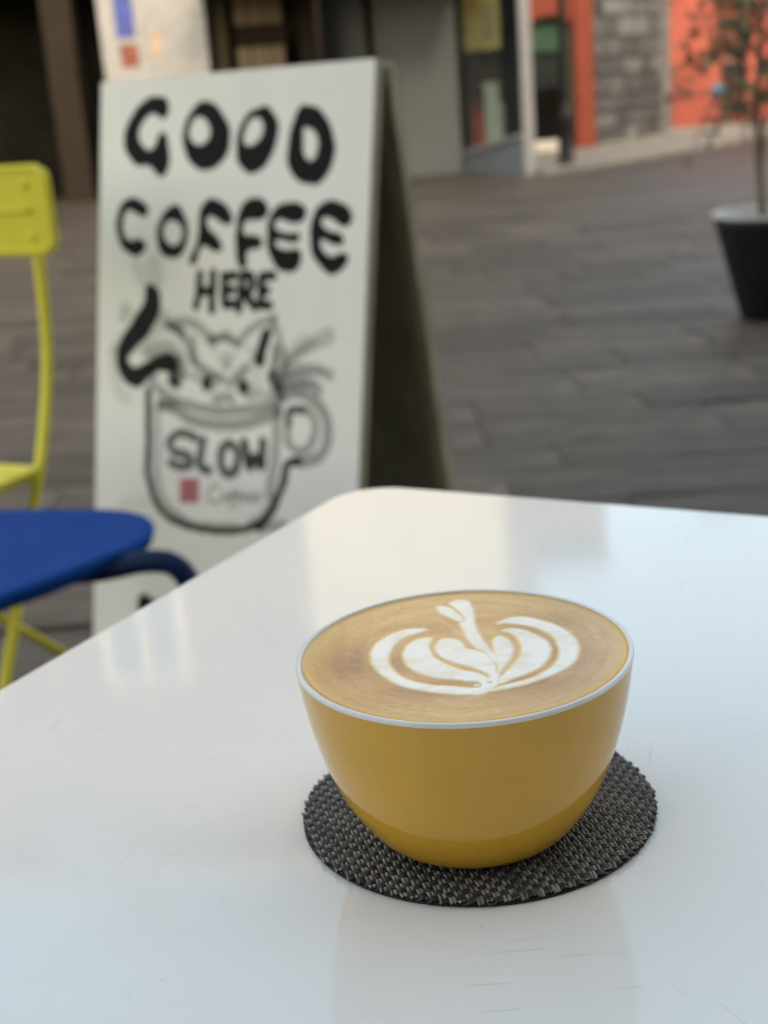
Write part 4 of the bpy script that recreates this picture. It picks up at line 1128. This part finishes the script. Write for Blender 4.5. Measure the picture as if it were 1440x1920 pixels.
# ---------------------------------------------------------------- person by the red house
def skin_body(name, joints, bones, mats, pick, parent, lvl=2):
    me = bpy.data.meshes.new(name)
    keys = list(joints)
    me.from_pydata([joints[k][0] for k in keys], [(keys.index(a_), keys.index(b2)) for a_, b2 in bones], [])
    o = bpy.data.objects.new(name, me); COL.objects.link(o)
    sk = o.modifiers.new('skin', 'SKIN'); sk.use_smooth_shade = True
    for k, vtx in zip(keys, me.skin_vertices[0].data):
        r_ = joints[k][1]; vtx.radius = r_ if isinstance(r_, tuple) else (r_, r_); vtx.use_root = (k == 'pelvis')
    sb = o.modifiers.new('sub', 'SUBSURF'); sb.levels = lvl; sb.render_levels = lvl
    dg = bpy.context.evaluated_depsgraph_get()
    new = bpy.data.meshes.new_from_object(o.evaluated_get(dg))
    bpy.data.objects.remove(o); new.name = name
    new.materials.clear()
    for m_ in mats: new.materials.append(m_)
    for pg in new.polygons: pg.material_index = pick(pg.center); pg.use_smooth = True
    return link(name, new, parent)
M_SKIN = plain('skin', (.48, .28, .21), .5, .06, 20)
M_TOP = plain('dark_slate_top', (.030, .036, .045), .8, .15, 15)
M_TROU = plain('maroon_trousers', (.085, .018, .020), .8, .2, 15)
M_HAIR = plain('dark_brown_hair', (.05, .03, .02), .5, .3, 40)
M_SHOE = plain('dark_shoe', (.03, .025, .022), .5, .2, 20)
PH = 1.36 / 1.70
pe = empty('person', (7.30, 27.6, gz(27.6) + .045), math.radians(25)); pe.scale = (PH, PH, PH)
J = {'pelvis': ((0, 0, .92), (.13, .10)), 'waist': ((0, 0, 1.06), (.115, .085)), 'chest': ((0, .01, 1.28), (.15, .10)), 'neck0': ((0, .01, 1.43), (.07, .06)), 'neck': ((0, 0, 1.49), .048),
     'head0': ((0, -.015, 1.56), (.062, .075)), 'head1': ((0, -.01, 1.64), (.075, .088)), 'head2': ((0, 0, 1.69), (.05, .06))}
BN = [('pelvis', 'waist'), ('waist', 'chest'), ('chest', 'neck0'), ('neck0', 'neck'), ('neck', 'head0'), ('head0', 'head1'), ('head1', 'head2')]
for nme, s_ in (('l', -1), ('r', 1)):
    J.update({nme + 'sh': ((s_ * .17, .01, 1.39), .055), nme + 'el': ((s_ * .235, .0, 1.12), .043), nme + 'wr': ((s_ * .225, -.10 if s_ > 0 else -.20, .93 if s_ > 0 else 1.0), .028), nme + 'ha': ((s_ * .215, -.13 if s_ > 0 else -.28, .86 if s_ > 0 else .99), (.022, .034)),
              nme + 'hip': ((s_ * .09, 0, .85), .088), nme + 'kn': ((s_ * .10, -.02, .48), .058), nme + 'an': ((s_ * .11, .01, .09), .040), nme + 'toe': ((s_ * .13, -.14, .035), (.035, .025))})
    BN += [('chest', nme + 'sh'), (nme + 'sh', nme + 'el'), (nme + 'el', nme + 'wr'), (nme + 'wr', nme + 'ha'), ('pelvis', nme + 'hip'), (nme + 'hip', nme + 'kn'), (nme + 'kn', nme + 'an'), (nme + 'an', nme + 'toe')]
    for fi in range(5):
        bx = s_ * .215; by = -.13 if s_ > 0 else -.28; bz = .86 if s_ > 0 else .99
        J[nme + 'f%d' % fi] = ((bx + s_ * (.004 * fi - .01), by - .035 + (.02 * fi if s_ > 0 else -.03 + .004 * fi), bz - .055 - .004 * (2 - abs(2 - fi)) + (0 if s_ > 0 else .03)), .009)
        BN.append((nme + 'ha', nme + 'f%d' % fi))
def pick(c):
    if c.z > 1.455: return 0
    if abs(c.x) > .17 and c.z < 1.02: return 0
    if c.z > .93: return 1
    if c.z > .09: return 2
    return 3
skin_body('body', J, BN, [M_SKIN, M_TOP, M_TROU, M_SHOE], pick, pe)
hr = MB().lathe([(.094 * math.cos(q), .10 * math.sin(q)) for q in [-.35 + i * (math.pi / 2 + .35) / 9 for i in range(10)]], 20)
hr.v = [(x_, y_ * 1.12 + .015, z_ + 1.655) if y_ > -.02 else (x_, y_ * 1.0 + .01, max(z_, .045) + 1.655) for x_, y_, z_ in hr.v]
hr.build('hair', M_HAIR, pe)
fc = MB()
for s_ in (-1, 1): fc.box(s_ * .03 - .010, s_ * .03 + .010, -.108, -.098, 1.622, 1.634)
fc.build('eyes', M_HAIR, pe)
ns = MB().add([(-.012, -.098, 1.585), (.012, -.098, 1.585), (0, -.125, 1.588), (0, -.098, 1.625)], [(0, 1, 2), (0, 2, 3), (2, 1, 3), (1, 0, 3)]); ns.build('nose', M_SKIN, pe)
MB().box(-.022, .022, -.102, -.096, 1.555, 1.563).build('mouth', plain('lips', (.35, .12, .10), .5, .05, 9), pe)
for s_ in (-1, 1): MB().box(s_ * .082 - .008, s_ * .082 + .008, -.01, .02, 1.595, 1.65).build('ear', M_SKIN, pe, .006)
tag(pe, 'person in a dark top and maroon trousers standing by the red house', 'person')
bgb = empty('shopping_bag', (7.03, 27.42, gz(27.4) + .045), math.radians(25))
M_BAG = plain('blue_bag_cloth', (.10, .24, .42), .7, .15, 15)
MB().prism([(-.15, -.07), (.15, -.07), (.13, .07), (-.13, .07)], .52, .74).build('body', M_BAG, bgb, .03, 3)
MB().tube([(-.08, 0, .73), (-.06, 0, .79), (0, 0, .815), (.06, 0, .79), (.08, 0, .73)], .012, 8).build('handle', M_BAG, bgb)
tag(bgb, 'light blue bag held by the person at the red house', 'bag')
